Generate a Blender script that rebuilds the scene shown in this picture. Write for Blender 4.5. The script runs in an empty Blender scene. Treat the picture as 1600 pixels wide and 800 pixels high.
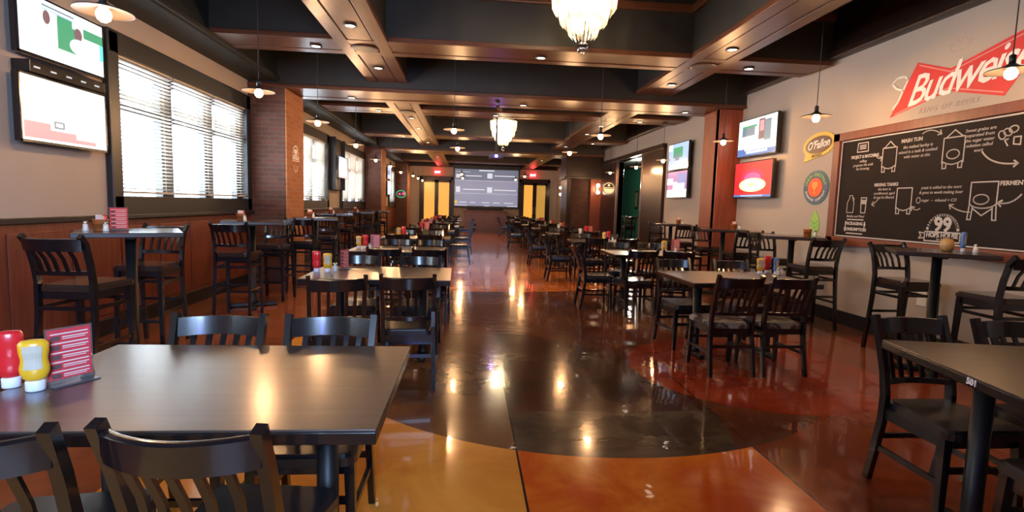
import bpy, bmesh, math, random
from mathutils import Vector, Matrix
random.seed(7)
PI = math.pi
S = bpy.context.scene
C = S.collection

# ------------------------------------------------------------------ camera
F, H = 830.0, 1.385
def cam_setup():
    VP, SL = (732.0, 318.0), 0.029
    ray = lambda u, v: Vector(((u - 800) / F, (400 - v) / F, -1.0))
    y = ray(*VP).normalized()
    p = ray(VP[0] + 100, VP[1] + 100 * SL)
    x = (p - y * p.dot(y)).normalized()
    z = x.cross(y)
    R = Matrix((x, y, z))            # world axes in camera coordinates = rows
    cd = bpy.data.cameras.new('camera')
    cd.sensor_fit = 'HORIZONTAL'; cd.sensor_width = 36.0; cd.lens = F / 1600.0 * 36.0
    cd.clip_start = 0.02; cd.clip_end = 200
    co = bpy.data.objects.new('camera', cd); C.objects.link(co)
    co.matrix_world = Matrix.Translation((0, 0, H)) @ R.to_4x4()
    S.camera = co
cam_setup()

# ------------------------------------------------------------------ world, exposure
S.view_settings.view_transform = 'Standard'
S.view_settings.look = 'None'
S.view_settings.gamma = 1.0
S.view_settings.use_curve_mapping = False
S.view_settings.exposure = 0.0
S.cycles.max_bounces = 7
S.cycles.diffuse_bounces = 4
S.cycles.glossy_bounces = 3
S.cycles.transmission_bounces = 5
S.cycles.transparent_max_bounces = 10
S.cycles.caustics_reflective = False
S.cycles.caustics_refractive = False
S.cycles.sample_clamp_indirect = 6.0
S.cycles.use_denoising = True
W = bpy.data.worlds.new('daylight'); S.world = W; W.use_nodes = True
bg = W.node_tree.nodes['Background']
bg.inputs[0].default_value = (0.80, 0.91, 1.0, 1)
bg.inputs[1].default_value = 13.0
K_PEND, K_CHAND, K_DOWN, K_WIN = 1.6, 4.2, 1.2, 3.2

def lamp(name, kind, loc, power, color=(1, 1, 1), rot=(0, 0, 0), parent=None, **kw):
    d = bpy.data.lights.new(name, kind); d.energy = power; d.color = color
    for k, v in kw.items(): setattr(d, k, v)
    o = bpy.data.objects.new(name, d); C.objects.link(o)
    o.location = loc; o.rotation_euler = rot
    if parent: o.parent = parent
    return o

# daylight coming in through the windows of the left wall (one soft source outside each window)
WIN = [(5.6, 8.95), (10.4, 13.75), (15.1, 18.45), (24.0, 25.9), (-1.2, 2.6)]  # last entry is an assumed window behind the camera, out of view
for (a, b) in WIN:
    lamp('window_daylight', 'AREA', (-3.95, (a + b) / 2, 2.05), 95 * K_WIN * (b - a) / 3.3, (0.78, 0.90, 1.0),
         rot=(0, -PI / 2, 0), shape='RECTANGLE', size=1.5, size_y=b - a - .3)

# added cool fill behind the camera to brighten the left side; no window there
lamp('added_cool_fill', 'AREA', (-.6, -1.7, 2.2), 240, (.42, .64, 1.0), rot=(math.radians(80), 0, math.radians(32)), shape='RECTANGLE', size=2.4, size_y=1.3, spread=math.radians(110))
# assumed blue lamp behind the camera, no sign; added for glints on black chairs
lamp('assumed_blue_lamp', 'AREA', (-.2, -1.7, 1.55), 12, (.10, .08, 1), rot=(PI / 2, 0, 0), shape='RECTANGLE', size=.34, size_y=.22)

# ------------------------------------------------------------------ materials
MATS = {}
def nodes_of(name):
    m = bpy.data.materials.new(name); m.use_nodes = True
    MATS[name] = m
    nt = m.node_tree
    return m, nt, nt.nodes['Principled BSDF']
def N(nt, t, **kw):
    n = nt.nodes.new(t)
    for k, v in kw.items(): setattr(n, k, v)
    return n
def plain(name, col, rough=.5, metal=0, coat=0, spec=None, var=.12, scale=8, bump=0, trans=0):
    m, nt, b = nodes_of(name)
    tc = N(nt, 'ShaderNodeTexCoord'); nz = N(nt, 'ShaderNodeTexNoise'); nz.inputs['Scale'].default_value = scale
    nz.inputs['Detail'].default_value = 3
    nt.links.new(tc.outputs['Object'], nz.inputs['Vector'])
    r = N(nt, 'ShaderNodeMix', data_type='RGBA')
    r.inputs[6].default_value = tuple(c * (1 - var) for c in col) + (1,)
    r.inputs[7].default_value = tuple(min(1, c * (1 + var)) for c in col) + (1,)
    nt.links.new(nz.outputs['Fac'], r.inputs[0]); nt.links.new(r.outputs[2], b.inputs['Base Color'])
    b.inputs['Roughness'].default_value = rough; b.inputs['Metallic'].default_value = metal
    b.inputs['Coat Weight'].default_value = coat; b.inputs['Coat Roughness'].default_value = .08
    if spec is not None: b.inputs['Specular IOR Level'].default_value = spec
    if trans: b.inputs['Transmission Weight'].default_value = trans
    if bump:
        bp = N(nt, 'ShaderNodeBump'); bp.inputs['Strength'].default_value = bump; bp.inputs['Distance'].default_value = .01
        nt.links.new(nz.outputs['Fac'], bp.inputs['Height']); nt.links.new(bp.outputs['Normal'], b.inputs['Normal'])
    return m
def emit(name, col, s):
    m, nt, b = nodes_of(name)
    b.inputs['Base Color'].default_value = (.02, .02, .02, 1)
    b.inputs['Emission Color'].default_value = tuple(col) + (1,)
    b.inputs['Emission Strength'].default_value = s
    b.inputs['Roughness'].default_value = .3
    return m
def wood(name, c1, c2, axis=0, rough=.35, scale=1.0, coat=0.0, spec=.5):
    m, nt, b = nodes_of(name)
    tc = N(nt, 'ShaderNodeTexCoord'); mp = N(nt, 'ShaderNodeMapping')
    sc = [14 * scale] * 3; sc[axis] = .9 * scale; mp.inputs['Scale'].default_value = sc
    nz = N(nt, 'ShaderNodeTexNoise'); nz.inputs['Scale'].default_value = 2.2; nz.inputs['Detail'].default_value = 6
    nz.inputs['Distortion'].default_value = .6
    cr = N(nt, 'ShaderNodeValToRGB')
    cr.color_ramp.elements[0].color = tuple(c1) + (1,); cr.color_ramp.elements[0].position = .3
    cr.color_ramp.elements[1].color = tuple(c2) + (1,); cr.color_ramp.elements[1].position = .7
    nt.links.new(tc.outputs['Object'], mp.inputs['Vector']); nt.links.new(mp.outputs['Vector'], nz.inputs['Vector'])
    nt.links.new(nz.outputs['Fac'], cr.inputs['Fac']); nt.links.new(cr.outputs['Color'], b.inputs['Base Color'])
    b.inputs['Roughness'].default_value = rough
    b.inputs['Coat Weight'].default_value = coat; b.inputs['Coat Roughness'].default_value = .20
    b.inputs['Specular IOR Level'].default_value = spec
    return m
def brick(name, c1, c2, mortar):
    m, nt, b = nodes_of(name)
    tc = N(nt, 'ShaderNodeTexCoord'); sp = N(nt, 'ShaderNodeSeparateXYZ'); ad = N(nt, 'ShaderNodeMath', operation='ADD')
    cb = N(nt, 'ShaderNodeCombineXYZ'); br = N(nt, 'ShaderNodeTexBrick')
    nt.links.new(tc.outputs['Object'], sp.inputs[0])
    nt.links.new(sp.outputs['X'], ad.inputs[0]); nt.links.new(sp.outputs['Y'], ad.inputs[1])
    nt.links.new(ad.outputs[0], cb.inputs['X']); nt.links.new(sp.outputs['Z'], cb.inputs['Y'])
    nt.links.new(cb.outputs[0], br.inputs['Vector'])
    br.inputs['Scale'].default_value = 1.0; br.inputs['Brick Width'].default_value = .21; br.inputs['Row Height'].default_value = .072
    br.inputs['Mortar Size'].default_value = .008; br.inputs['Mortar Smooth'].default_value = .3
    br.inputs['Color1'].default_value = tuple(c1) + (1,); br.inputs['Color2'].default_value = tuple(c2) + (1,)
    br.inputs['Mortar'].default_value = tuple(mortar) + (1,)
    nz = N(nt, 'ShaderNodeTexNoise'); nz.inputs['Scale'].default_value = 6
    nt.links.new(tc.outputs['Object'], nz.inputs['Vector'])
    mx = N(nt, 'ShaderNodeMix', data_type='RGBA', blend_type='MULTIPLY'); mx.inputs[0].default_value = .6
    nt.links.new(br.outputs['Color'], mx.inputs[6]); nt.links.new(nz.outputs['Color'], mx.inputs[7])
    bp = N(nt, 'ShaderNodeBump'); bp.inputs['Strength'].default_value = .6; bp.inputs['Distance'].default_value = .01
    inv = N(nt, 'ShaderNodeMath', operation='SUBTRACT'); inv.inputs[0].default_value = 1
    nt.links.new(br.outputs['Fac'], inv.inputs[1]); nt.links.new(inv.outputs[0], bp.inputs['Height'])
    nt.links.new(bp.outputs['Normal'], b.inputs['Normal'])
    nt.links.new(br.outputs['Color'], b.inputs['Base Color'])
    b.inputs['Roughness'].default_value = .85
    return m

plain('wall_paint', (.41, .345, .29), .75, var=.05, scale=2)
plain('ceiling_dark', (.012, .016, .014), .6, var=.2, scale=2)
plain('beam_side', (.020, .015, .011), .5, var=.2)
plain('green_paint', (.03, .20, .13), .7)
plain('black_trim', (.012, .011, .012), .35)
plain('black_frame', (.016, .018, .022), .4)
plain('black_wood', (.006, .005, .006), .25, coat=.45, var=.3, scale=12)
plain('black_vinyl', (.014, .013, .014), .26, spec=.6, var=.2)
plain('wood_seat', (.035, .018, .012), .22, coat=.4, var=.3, scale=5)
plain('cast_iron', (.012, .012, .013), .45, metal=.3)
wood('table_wood', (.030, .021, .018), (.052, .038, .033), 0, .36, 1.0, 0.6, spec=.6)
wood('high_table_wood', (.025, .018, .016), (.05, .035, .03), 0, .22, 1.0, .3)
wood('beam_wood', (.075, .023, .009), (.125, .040, .016), 1, .34)
wood('beam_wood_cross', (.075, .023, .009), (.125, .040, .016), 0, .34)
wood('column_wood', (.17, .035, .015), (.27, .062, .026), 2, .38)
wood('wainscot_wood', (.115, .026, .014), (.19, .046, .022), 2, .42)
wood('dark_panel_wood', (.014, .007, .005), (.030, .014, .010), 2, .28, spec=.3)
wood('bar_wood', (.16, .05, .035), (.26, .10, .07), 0, .35)
wood('board_frame_wood', (.13, .030, .014), (.19, .050, .022), 1, .45)
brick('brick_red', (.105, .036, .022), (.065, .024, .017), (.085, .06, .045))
brick('brick_orange_lit', (.42, .16, .06), (.33, .11, .045), (.34, .2, .11))
plain('blind_white', (.50, .45, .37), .5, var=.04)
plain('chalk_black', (.015, .010, .009), .7, var=.25, scale=3, spec=.15)
plain('chalk', (.50, .47, .45), .9, var=.15, scale=60)
plain('red_paint', (.60, .035, .03), .5)
plain('white_paint', (.80, .76, .72), .5)
plain('pink_paint', (.62, .26, .24), .5)
plain('grey_paint', (.36, .30, .26), .6)
plain('faded_paint', (.42, .30, .27), .7)
plain('yellow_paint', (.62, .42, .05), .5)
plain('brown_paint', (.06, .022, .008), .5)
plain('teal_paint', (.07, .20, .21), .5)
plain('blue_ring', (.06, .10, .16), .5)
plain('orange_paint', (.85, .11, .02), .5)
plain('gold_paint', (.85, .33, .05), .5)
plain('lime_paint', (.30, .55, .10), .5)
plain('tv_bezel', (.008, .008, .010), .18, spec=.6)
plain('ketchup_red', (.62, .015, .02), .28, coat=.5)
plain('mustard_yellow', (.78, .40, .02), .3, coat=.5)
plain('bottle_label', (.50, .42, .32), .5)
plain('label_blue', (.10, .22, .55), .5)
plain('cap_white', (.72, .70, .80), .3)
plain('shaker_glass', (.70, .70, .68), .12, spec=.8)
plain('steel', (.55, .55, .55), .25, metal=1)
plain('card_red', (.60, .05, .06), .4)
plain('card_pale', (.75, .60, .55), .5)
plain('card_dark', (.12, .06, .06), .5)
plain('bucket_orange', (.42, .12, .03), .45)
plain('paper_white', (.75, .72, .65), .7)
plain('tan_jar', (.50, .28, .10), .4)
plain('plate_white', (.70, .66, .58), .6)
plain('casing', (.13, .095, .09), .12, spec=.8)
plain('shade_metal', (.07, .06, .055), .4, metal=.5)
plain('cord_dark', (.03, .02, .02), .6)
plain('speaker_grey', (.03, .03, .035), .5)
plain('carpet_far', (.12, .04, .02), .3)
# acrylic and glass
m, nt, b = nodes_of('acrylic')
b.inputs['Base Color'].default_value = (.9, .92, .95, 1); b.inputs['Roughness'].default_value = .05
b.inputs['Transmission Weight'].default_value = .92; b.inputs['IOR'].default_value = 1.2
def thin_glass(name, tint, gloss):
    m = bpy.data.materials.new(name); m.use_nodes = True; nt = m.node_tree; nt.nodes.clear(); MATS[name] = m
    o = N(nt, 'ShaderNodeOutputMaterial'); mx = N(nt, 'ShaderNodeMixShader'); t = N(nt, 'ShaderNodeBsdfTransparent')
    g = N(nt, 'ShaderNodeBsdfGlossy'); t.inputs[0].default_value = tint + (1,); g.inputs['Roughness'].default_value = .03
    mx.inputs[0].default_value = gloss
    nt.links.new(t.outputs[0], mx.inputs[1]); nt.links.new(g.outputs[0], mx.inputs[2]); nt.links.new(mx.outputs[0], o.inputs[0])
thin_glass('window_glass', (.95, .97, 1.0), .06)
thin_glass('clear_crystal', (.80, .72, .66), .25)
# crystal: translucent cut glass lit by the lamps inside
m = bpy.data.materials.new('crystal'); m.use_nodes = True; nt = m.node_tree; nt.nodes.clear(); MATS['crystal'] = m
o = N(nt, 'ShaderNodeOutputMaterial'); a1 = N(nt, 'ShaderNodeMixShader'); a2 = N(nt, 'ShaderNodeMixShader')
tl = N(nt, 'ShaderNodeBsdfTranslucent'); tl.inputs[0].default_value = (1, .90, .70, 1)
tr = N(nt, 'ShaderNodeBsdfTransparent'); gl = N(nt, 'ShaderNodeBsdfGlossy'); gl.inputs['Roughness'].default_value = .1
a1.inputs[0].default_value = .25; a2.inputs[0].default_value = .12
nt.links.new(tl.outputs[0], a1.inputs[1]); nt.links.new(tr.outputs[0], a1.inputs[2])
nt.links.new(a1.outputs[0], a2.inputs[1]); nt.links.new(gl.outputs[0], a2.inputs[2]); nt.links.new(a2.outputs[0], o.inputs[0])

emit('bulb_warm', (1, .50, .20), 40); emit('bulb_chandelier', (1, .80, .50), 45)
emit('downlight_glow', (1, .83, .6), 7)
emit('exit_red', (1, .02, .03), 6); emit('exit_text', (1, .45, .4), 6)
emit('door_glow', (1, .43, .06), 1.0); emit('door_glow_dim', (.9, .45, .07), .62)
emit('projected', (.26, .26, .36), 1.0); emit('projected_light', (.70, .72, .80), 1.0); emit('projected_mid', (.42, .42, .52), 1.0)
emit('projected_yellow', (.85, .55, .1), .9); emit('projected_dark', (.16, .17, .24), 1)
emit('tv_white', (.95, 1, 1), 1.6); emit('tv_red', (.85, .02, .03), 1.1); emit('tv_blue', (.10, .25, .65), 1.0)
emit('tv_green', (.08, .45, .22), 1.0); emit('tv_grey', (.25, .35, .42), .9); emit('tv_pink', (.9, .12, .35), 1.2)
emit('tv_yellow', (1, .75, .35), 1.6); emit('tv_palered', (1, .35, .38), 1.2); emit('tv_violet', (.25, .12, .5), 1.0)
emit('tv_redpink', (.9, .03, .12), 1.1); emit('tv_skin', (.35, .18, .2), .8); emit('tv_sky', (.5, .68, .95), 1.1); emit('tv_cyan', (.2, .9, .85), 1.1)
emit('sconce_white', (1, .85, .6), 9); emit('led_violet', (.25, .12, 1), 14); emit('neon_red', (1, .03, .08), 4); emit('neon_green', (.1, .7, .3), 1.2)

# floor: acid stained, polished and sealed concrete with large stained circles and saw-cut joints
def floor_material():
    m, nt, b = nodes_of('stained_concrete')
    tc = N(nt, 'ShaderNodeTexCoord'); sp = N(nt, 'ShaderNodeSeparateXYZ'); L = nt.links.new
    L(tc.outputs['Object'], sp.inputs[0])
    X, Y = sp.outputs['X'], sp.outputs['Y']
    def ma(op, a, bb, c=None):
        n = N(nt, 'ShaderNodeMath', operation=op)
        for i, q in enumerate((a, bb, c)):
            if q is None: continue
            if isinstance(q, (int, float)): n.inputs[i].default_value = q
            else: L(q, n.inputs[i])
        return n.outputs[0]
    def circ(cx, cy, r, ax=1.0, soft=.02):
        dx = ma('MULTIPLY', ma('SUBTRACT', X, cx), ax); dy = ma('SUBTRACT', Y, cy)
        d = ma('SQRT', ma('ADD', ma('MULTIPLY', dx, dx), ma('MULTIPLY', dy, dy)), 0)
        return ma('GREATER_THAN', ma('SUBTRACT', r, d), 0)
    def mixc(fac, c1, c2):
        n = N(nt, 'ShaderNodeMix', data_type='RGBA'); L(fac, n.inputs[0])
        for i, q in ((6, c1), (7, c2)):
            if isinstance(q, tuple): n.inputs[i].default_value = q + (1,)
            else: L(q, n.inputs[i])
        return n.outputs[2]
    def mott(scale, c1, c2, lo=.38, hi=.62, detail=6, sx=1, sy=1):
        mp = N(nt, 'ShaderNodeMapping'); mp.inputs['Scale'].default_value = (sx, sy, 1)
        nz = N(nt, 'ShaderNodeTexNoise'); nz.inputs['Scale'].default_value = scale; nz.inputs['Detail'].default_value = detail
        nz.inputs['Roughness'].default_value = .62; nz.inputs['Distortion'].default_value = .5
        L(tc.outputs['Object'], mp.inputs['Vector']); L(mp.outputs[0], nz.inputs['Vector'])
        r = N(nt, 'ShaderNodeMapRange'); r.inputs[1].default_value = lo; r.inputs[2].default_value = hi
        L(nz.outputs['Fac'], r.inputs[0])
        return mixc(r.outputs[0], c1, c2)
    vivid = mott(1.6, (.58, .085, .010), (.80, .24, .022))
    tan = mott(1.3, (.60, .20, .025), (.82, .35, .05))
    umber = mott(1.5, (.13, .050, .018), (.20, .085, .030))
    redbr = mott(1.2, (.17, .030, .009), (.27, .055, .015))
    dark = mott(1.6, (.030, .009, .006), (.075, .020, .010))
    dusty = mott(1.5, (.05, .028, .016), (.115, .082, .050), .35, .65, 8, 1, 2.2)
    # background
    left = ma('LESS_THAN', X, .30)
    right = ma('GREATER_THAN', X, 1.71)
    basec = mixc(left, vivid, tan)
    basec = mixc(right, basec, redbr)
    # big circle
    inner = mixc(ma('LESS_THAN', Y, 3.45), dark, dusty)
    inner = mixc(left, inner, umber)
    big = circ(.98, 4.93, 2.16)
    col = mixc(big, basec, inner)
    # crescents to the right of the dark lens
    cres = ma('MULTIPLY', big, ma('SUBTRACT', 1.0, circ(-.55, 3.6, 2.27)))
    col = mixc(cres, col, mott(1.3, (.085, .024, .012), (.15, .045, .018)))
    beyond = ma('MULTIPLY', ma('GREATER_THAN', Y, 5.6), ma('SUBTRACT', 1.0, circ(.98, 4.93, 1.4)))
    col = mixc(beyond, col, mott(1.1, (.085, .026, .013), (.15, .052, .022)))
    far = circ(.1, 15.0, 6.65)
    col = mixc(far, col, mott(1.1, (.46, .11, .014), (.66, .21, .03)))
    col = mixc(circ(.3, 20, 5.2), col, mott(1, (.38, .09, .014), (.55, .16, .025)))
    col = mixc(circ(2.5, 4.4, 1.05), col, mott(1.6, (.21, .022, .008), (.31, .042, .012)))
    side = ma('LESS_THAN', X, -1.7)
    col = mixc(side, col, mott(1.1, (.20, .055, .02), (.30, .085, .03)))
    # joints
    def line(coord, at, w=.006):
        return ma('LESS_THAN', ma('ABSOLUTE', ma('SUBTRACT', coord, at), 0), w)
    for cc, at_ in ((X, .30), (X, 1.71), (X, -2.9), (X, 4.1), (Y, 6.28), (Y, 1.2), (Y, 11.4), (Y, 16.4), (Y, 21.4)):
        col = mixc(line(cc, at_), col, (.03, .015, .01))
    L(col, b.inputs['Base Color'])
    b.inputs['Roughness'].default_value = .16
    b.inputs['Specular IOR Level'].default_value = .15
    b.inputs['Coat Weight'].default_value = .42; b.inputs['Coat Roughness'].default_value = .015; b.inputs['Coat IOR'].default_value = 1.45
    nz = N(nt, 'ShaderNodeTexNoise'); nz.inputs['Scale'].default_value = 5.5; nz.inputs['Detail'].default_value = 2.5
    L(tc.outputs['Object'], nz.inputs['Vector'])
    bp = N(nt, 'ShaderNodeBump'); bp.inputs['Strength'].default_value = .06; bp.inputs['Distance'].default_value = .02
    L(nz.outputs['Fac'], bp.inputs['Height']); L(bp.outputs['Normal'], b.inputs['Normal']); L(bp.outputs['Normal'], b.inputs['Coat Normal'])
floor_material()
M = MATS

# ------------------------------------------------------------------ mesh helpers
class MB:
    def __init__(s): s.bm = bmesh.new(); s.mi = 0
    def box(s, x0, x1, y0, y1, z0, z1, bev=0, mat=None):
        g = bmesh.ops.create_cube(s.bm, size=1.0)['verts']
        bmesh.ops.scale(s.bm, vec=(x1 - x0, y1 - y0, z1 - z0), verts=g)
        bmesh.ops.translate(s.bm, vec=((x0 + x1) / 2, (y0 + y1) / 2, (z0 + z1) / 2), verts=g)
        s._fin(g, bev, mat); return s
    def _fin(s, g, bev, mat):
        fs = list({f for v in g for f in v.link_faces})
        if mat is not None:
            for f in fs: f.material_index = mat
        if bev:
            es = list({e for v in g for e in v.link_edges})
            bmesh.ops.bevel(s.bm, geom=es, offset=bev, segments=2, affect='EDGES', profile=.5, clamp_overlap=True, material=-1)
    def bar(s, p, q, w, d, mat=None, side=None):
        """square-ish bar from p to q, w across side, d the other way"""
        p, q = Vector(p), Vector(q); ax = (q - p).normalized()
        sd = Vector(side) if side else (Vector((1, 0, 0)) if abs(ax.x) < .9 else Vector((0, 1, 0)))
        t = (sd - ax * sd.dot(ax)).normalized(); n = ax.cross(t)
        vs = []
        for e in (p, q):
            for a_, b_ in ((-1, -1), (1, -1), (1, 1), (-1, 1)):
                vs.append(s.bm.verts.new(e + t * (a_ * w / 2) + n * (b_ * d / 2)))
        fs = [s.bm.faces.new([vs[i] for i in q_]) for q_ in ((3, 2, 1, 0), (4, 5, 6, 7), (0, 1, 5, 4), (1, 2, 6, 5), (2, 3, 7, 6), (3, 0, 4, 7))]
        if mat is not None:
            for f in fs: f.material_index = mat
        return s
    def sweep(s, pts, prof, side=(1, 0, 0), mat=None):
        """sweep a closed profile [(a,b)] (a along side) through pts; prof may be a list per point"""
        rings = []; n = len(pts); pts = [Vector(p) for p in pts]
        for i, p in enumerate(pts):
            ax = (pts[min(i + 1, n - 1)] - pts[max(i - 1, 0)]).normalized()
            sd = Vector(side); t = (sd - ax * sd.dot(ax)).normalized(); nn = ax.cross(t)
            pr = prof[i] if isinstance(prof[0][0], (tuple, list)) else prof
            rings.append([s.bm.verts.new(p + t * a_ + nn * b_) for a_, b_ in pr])
        k = len(rings[0])
        for i in range(n - 1):
            for j in range(k):
                f = s.bm.faces.new((rings[i][j], rings[i][(j + 1) % k], rings[i + 1][(j + 1) % k], rings[i + 1][j]))
                if mat is not None: f.material_index = mat
        for r in (rings[0][::-1], rings[-1]):
            f = s.bm.faces.new(r)
            if mat is not None: f.material_index = mat
        return s
    def tube(s, pts, r, k=8, side=(1, 0, 0), mat=None):
        if abs((Vector(pts[-1]) - Vector(pts[0])).normalized().dot(Vector(side))) > .9: side = (0, 1, 0)
        return s.sweep(pts, [(r * math.cos(2 * PI * i / k), r * math.sin(2 * PI * i / k)) for i in range(k)], side, mat)
    def lathe(s, prof, k=20, c=(0, 0, 0), mat=None, sx=1, sy=1):
        rings = []
        for r, z in prof:
            rings.append([s.bm.verts.new((c[0] + sx * r * math.cos(2 * PI * i / k), c[1] + sy * r * math.sin(2 * PI * i / k), c[2] + z)) for i in range(k)])
        for i in range(len(rings) - 1):
            for j in range(k):
                f = s.bm.faces.new((rings[i][j], rings[i][(j + 1) % k], rings[i + 1][(j + 1) % k], rings[i + 1][j])); f.smooth = True
                if mat is not None: f.material_index = mat
        for r in (rings[0][::-1], rings[-1]):
            f = s.bm.faces.new(r)
            if mat is not None: f.material_index = mat
        return s
    def prism(s, poly, z0, z1, mat=None):
        """poly in local xy extruded z0..z1"""
        a = [s.bm.verts.new((x, y, z0)) for x, y in poly]; b_ = [s.bm.verts.new((x, y, z1)) for x, y in poly]
        fs = [s.bm.faces.new(a[::-1]), s.bm.faces.new(b_)]
        n = len(poly)
        for i in range(n): fs.append(s.bm.faces.new((a[i], a[(i + 1) % n], b_[(i + 1) % n], b_[i])))
        if mat is not None:
            for f in fs: f.material_index = mat
        return s
    def obj(s, name, mat, parent=None, loc=None, rot=None, smooth=False):
        bmesh.ops.recalc_face_normals(s.bm, faces=s.bm.faces)
        me = bpy.data.meshes.new(name); s.bm.to_mesh(me); s.bm.free()
        for mm in (mat if isinstance(mat, (list, tuple)) else [mat]): me.materials.append(M[mm] if isinstance(mm, str) else mm)
        if smooth:
            for p in me.polygons: p.use_smooth = True
        o = bpy.data.objects.new(name, me); C.objects.link(o)
        if loc is not None: o.location = loc
        if rot is not None: o.rotation_euler = rot
        if parent: o.parent = parent
        return o
def tag(o, label, cat, group=None, kind=None):
    o['label'] = label; o['category'] = cat
    if group: o['group'] = group
    if kind: o['kind'] = kind
    return o
def thing(name, label, cat, loc=(0, 0, 0), rz=0, group=None):
    o = bpy.data.objects.new(name, None); C.objects.link(o); o.empty_display_size = .1
    o.location = loc; o.rotation_euler = (0, 0, rz)
    return tag(o, label, cat, group)
def struct(o, label=None):
    o['kind'] = 'structure'
    if label: o['label'] = label
    return o
KIDS = {}
def kids(o):
    return [c for c in bpy.data.objects if c.parent == o]
def freeze(proto):
    KIDS[proto.name] = [(c, [(g, []) for g in kids(c)]) for c in kids(proto)]
USED = set()
def place(proto, loc, rz, label, group=None, scale=None, cat=None):
    if proto.name not in KIDS: freeze(proto)
    if proto.name not in USED:
        USED.add(proto.name); r = proto
    else:
        r = proto.copy(); C.objects.link(r)
        for c, gs in KIDS[proto.name]:
            d = c.copy(); C.objects.link(d); d.parent = r
            for g, _ in gs:
                e = g.copy(); C.objects.link(e); e.parent = d
    r.location = loc; r.rotation_euler = (0, 0, rz); r['label'] = label
    if group: r['group'] = group
    if cat: r['category'] = cat
    if scale: r.scale = scale
    return r
FONT = {}
def text_mesh(txt, size, shear=0, bold=0, space=1.0, align='CENTER'):
    cu = bpy.data.curves.new('lettering', 'FONT'); cu.body = txt; cu.size = size; cu.shear = shear
    cu.offset = bold; cu.extrude = .0015; cu.align_x = align; cu.align_y = 'CENTER'; cu.space_character = space
    cu.resolution_u = 2
    o = bpy.data.objects.new('lettering', cu); C.objects.link(o)
    bpy.context.view_layer.update()
    me = bpy.data.meshes.new_from_object(o.evaluated_get(bpy.context.evaluated_depsgraph_get()))
    bpy.data.objects.remove(o); bpy.data.curves.remove(cu)
    return me
def text(txt, size, mat, name, parent, loc=(0, 0, 0), rz=0, shear=0, bold=0, space=1.0, align='CENTER', sx=1):
    me = text_mesh(txt, size, shear, bold, space, align); me.name = name
    me.materials.clear(); me.materials.append(M[mat])
    o = bpy.data.objects.new(name, me); C.objects.link(o); o.parent = parent
    o.location = loc; o.rotation_euler = (0, 0, rz); o.scale = (sx, 1, 1)
    return o
# boards hung on a wall use local x = right as seen, y = up, z = out of the wall
RW = Matrix(((0, 0, -1), (-1, 0, 0), (0, 1, 0)))      # right wall: x->-Y, y->Z, z->-X
LW = Matrix(((0, 0, 1), (1, 0, 0), (0, 1, 0)))        # left wall:  x->+Y, y->Z, z->+X
FW = Matrix(((1, 0, 0), (0, 0, -1), (0, 1, 0)))       # facing the camera: x->X, y->Z, z->-Y
def hang(name, label, cat, loc, M3, group=None):
    o = thing(name, label, cat, loc, 0, group); o.rotation_mode = 'QUATERNION'
    o.rotation_quaternion = M3.to_quaternion(); return o

XL, XR, YB, YF, ZC = -3.55, 4.75, -1.8, 28.7, 3.95

# ================================================================== STRUCTURE
struct(MB().box(XL - .3, 8.9, YB - .2, YF + .3, -.12, 0).obj('floor', 'stained_concrete'))
struct(MB().box(XL - .3, XR + .3, YB - .2, YF + .3, ZC, ZC + .12).obj('ceiling', 'ceiling_dark'))
# left wall with window openings
wl = MB(); cuts = sorted(WIN); prev = YB - .2
for a, b_ in cuts:
    wl.box(XL - .2, XL, prev, a, 0, ZC)
    wl.box(XL - .2, XL, a, b_, 0, 1.22); wl.box(XL - .2, XL, a, b_, 2.92, ZC); prev = b_
wl.box(XL - .2, XL, prev, YF + .2, 0, ZC)
struct(wl.obj('wall_left', 'wall_paint'))
# right wall with the opening to the green room
wr = MB().box(XR, XR + .15, YB - .2, 14.3, 0, ZC).box(XR, XR + .15, 16.75, YF + .2, 0, ZC).box(XR, XR + .15, 14.3, 16.75, 2.85, ZC)
struct(wr.obj('wall_right', 'wall_paint'))
struct(MB().box(XL, XR, YF, YF + .15, 0, ZC).obj('wall_far', 'wall_paint'))
struct(MB().box(XL - .2, XR + .15, YB - .15, YB, 0, ZC).obj('wall_near', 'wall_paint'))
struct(MB().box(7.2, 7.35, 12.4, 26.6, 0, 3.1).box(4.9, 7.2, 26.5, 26.6, 0, 3.1).box(4.9, 7.2, 12.4, 12.5, 0, 3.1).obj('wall_side_room', 'green_paint'))
struct(MB().box(4.9, 7.35, 12.4, 26.6, 3.1, 3.2).obj('ceiling_side_room', 'ceiling_dark'))
# wainscot, rail and baseboards
w = MB()
y = YB
wc = MB().box(XL, XL + .02, YB, YF, .1, 1.12)
yy = YB
while yy < YF:
    wc.box(XL + .02, XL + .032, yy + .05, min(yy + .62, YF), .2, 1.05, .004); yy += .68
struct(wc.obj('trim_1', 'wainscot_wood'), 'red stained wainscot below the windows')
struct(MB().box(XL, XL + .05, YB, YF, 1.12, 1.17, .006).obj('trim_2', 'black_trim'), 'dark cap rail on the wainscot')
struct(MB().box(XL + .02, XL + .05, YB, YF, 0, .16, .006).obj('baseboard_left', 'black_trim'))
struct(MB().box(XR - .02, XR, YB, 12.7, 0, .17, .006).box(XR - .02, XR, 20.1, YF, 0, .17, .006).obj('baseboard_right', 'black_trim'))
struct(MB().box(XL, -2.62, YF - .02, YF, 0, .17, .006).box(-.75, 2.7, YF - .02, YF, 0, .17).obj('baseboard_far', 'black_trim'))
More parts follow.
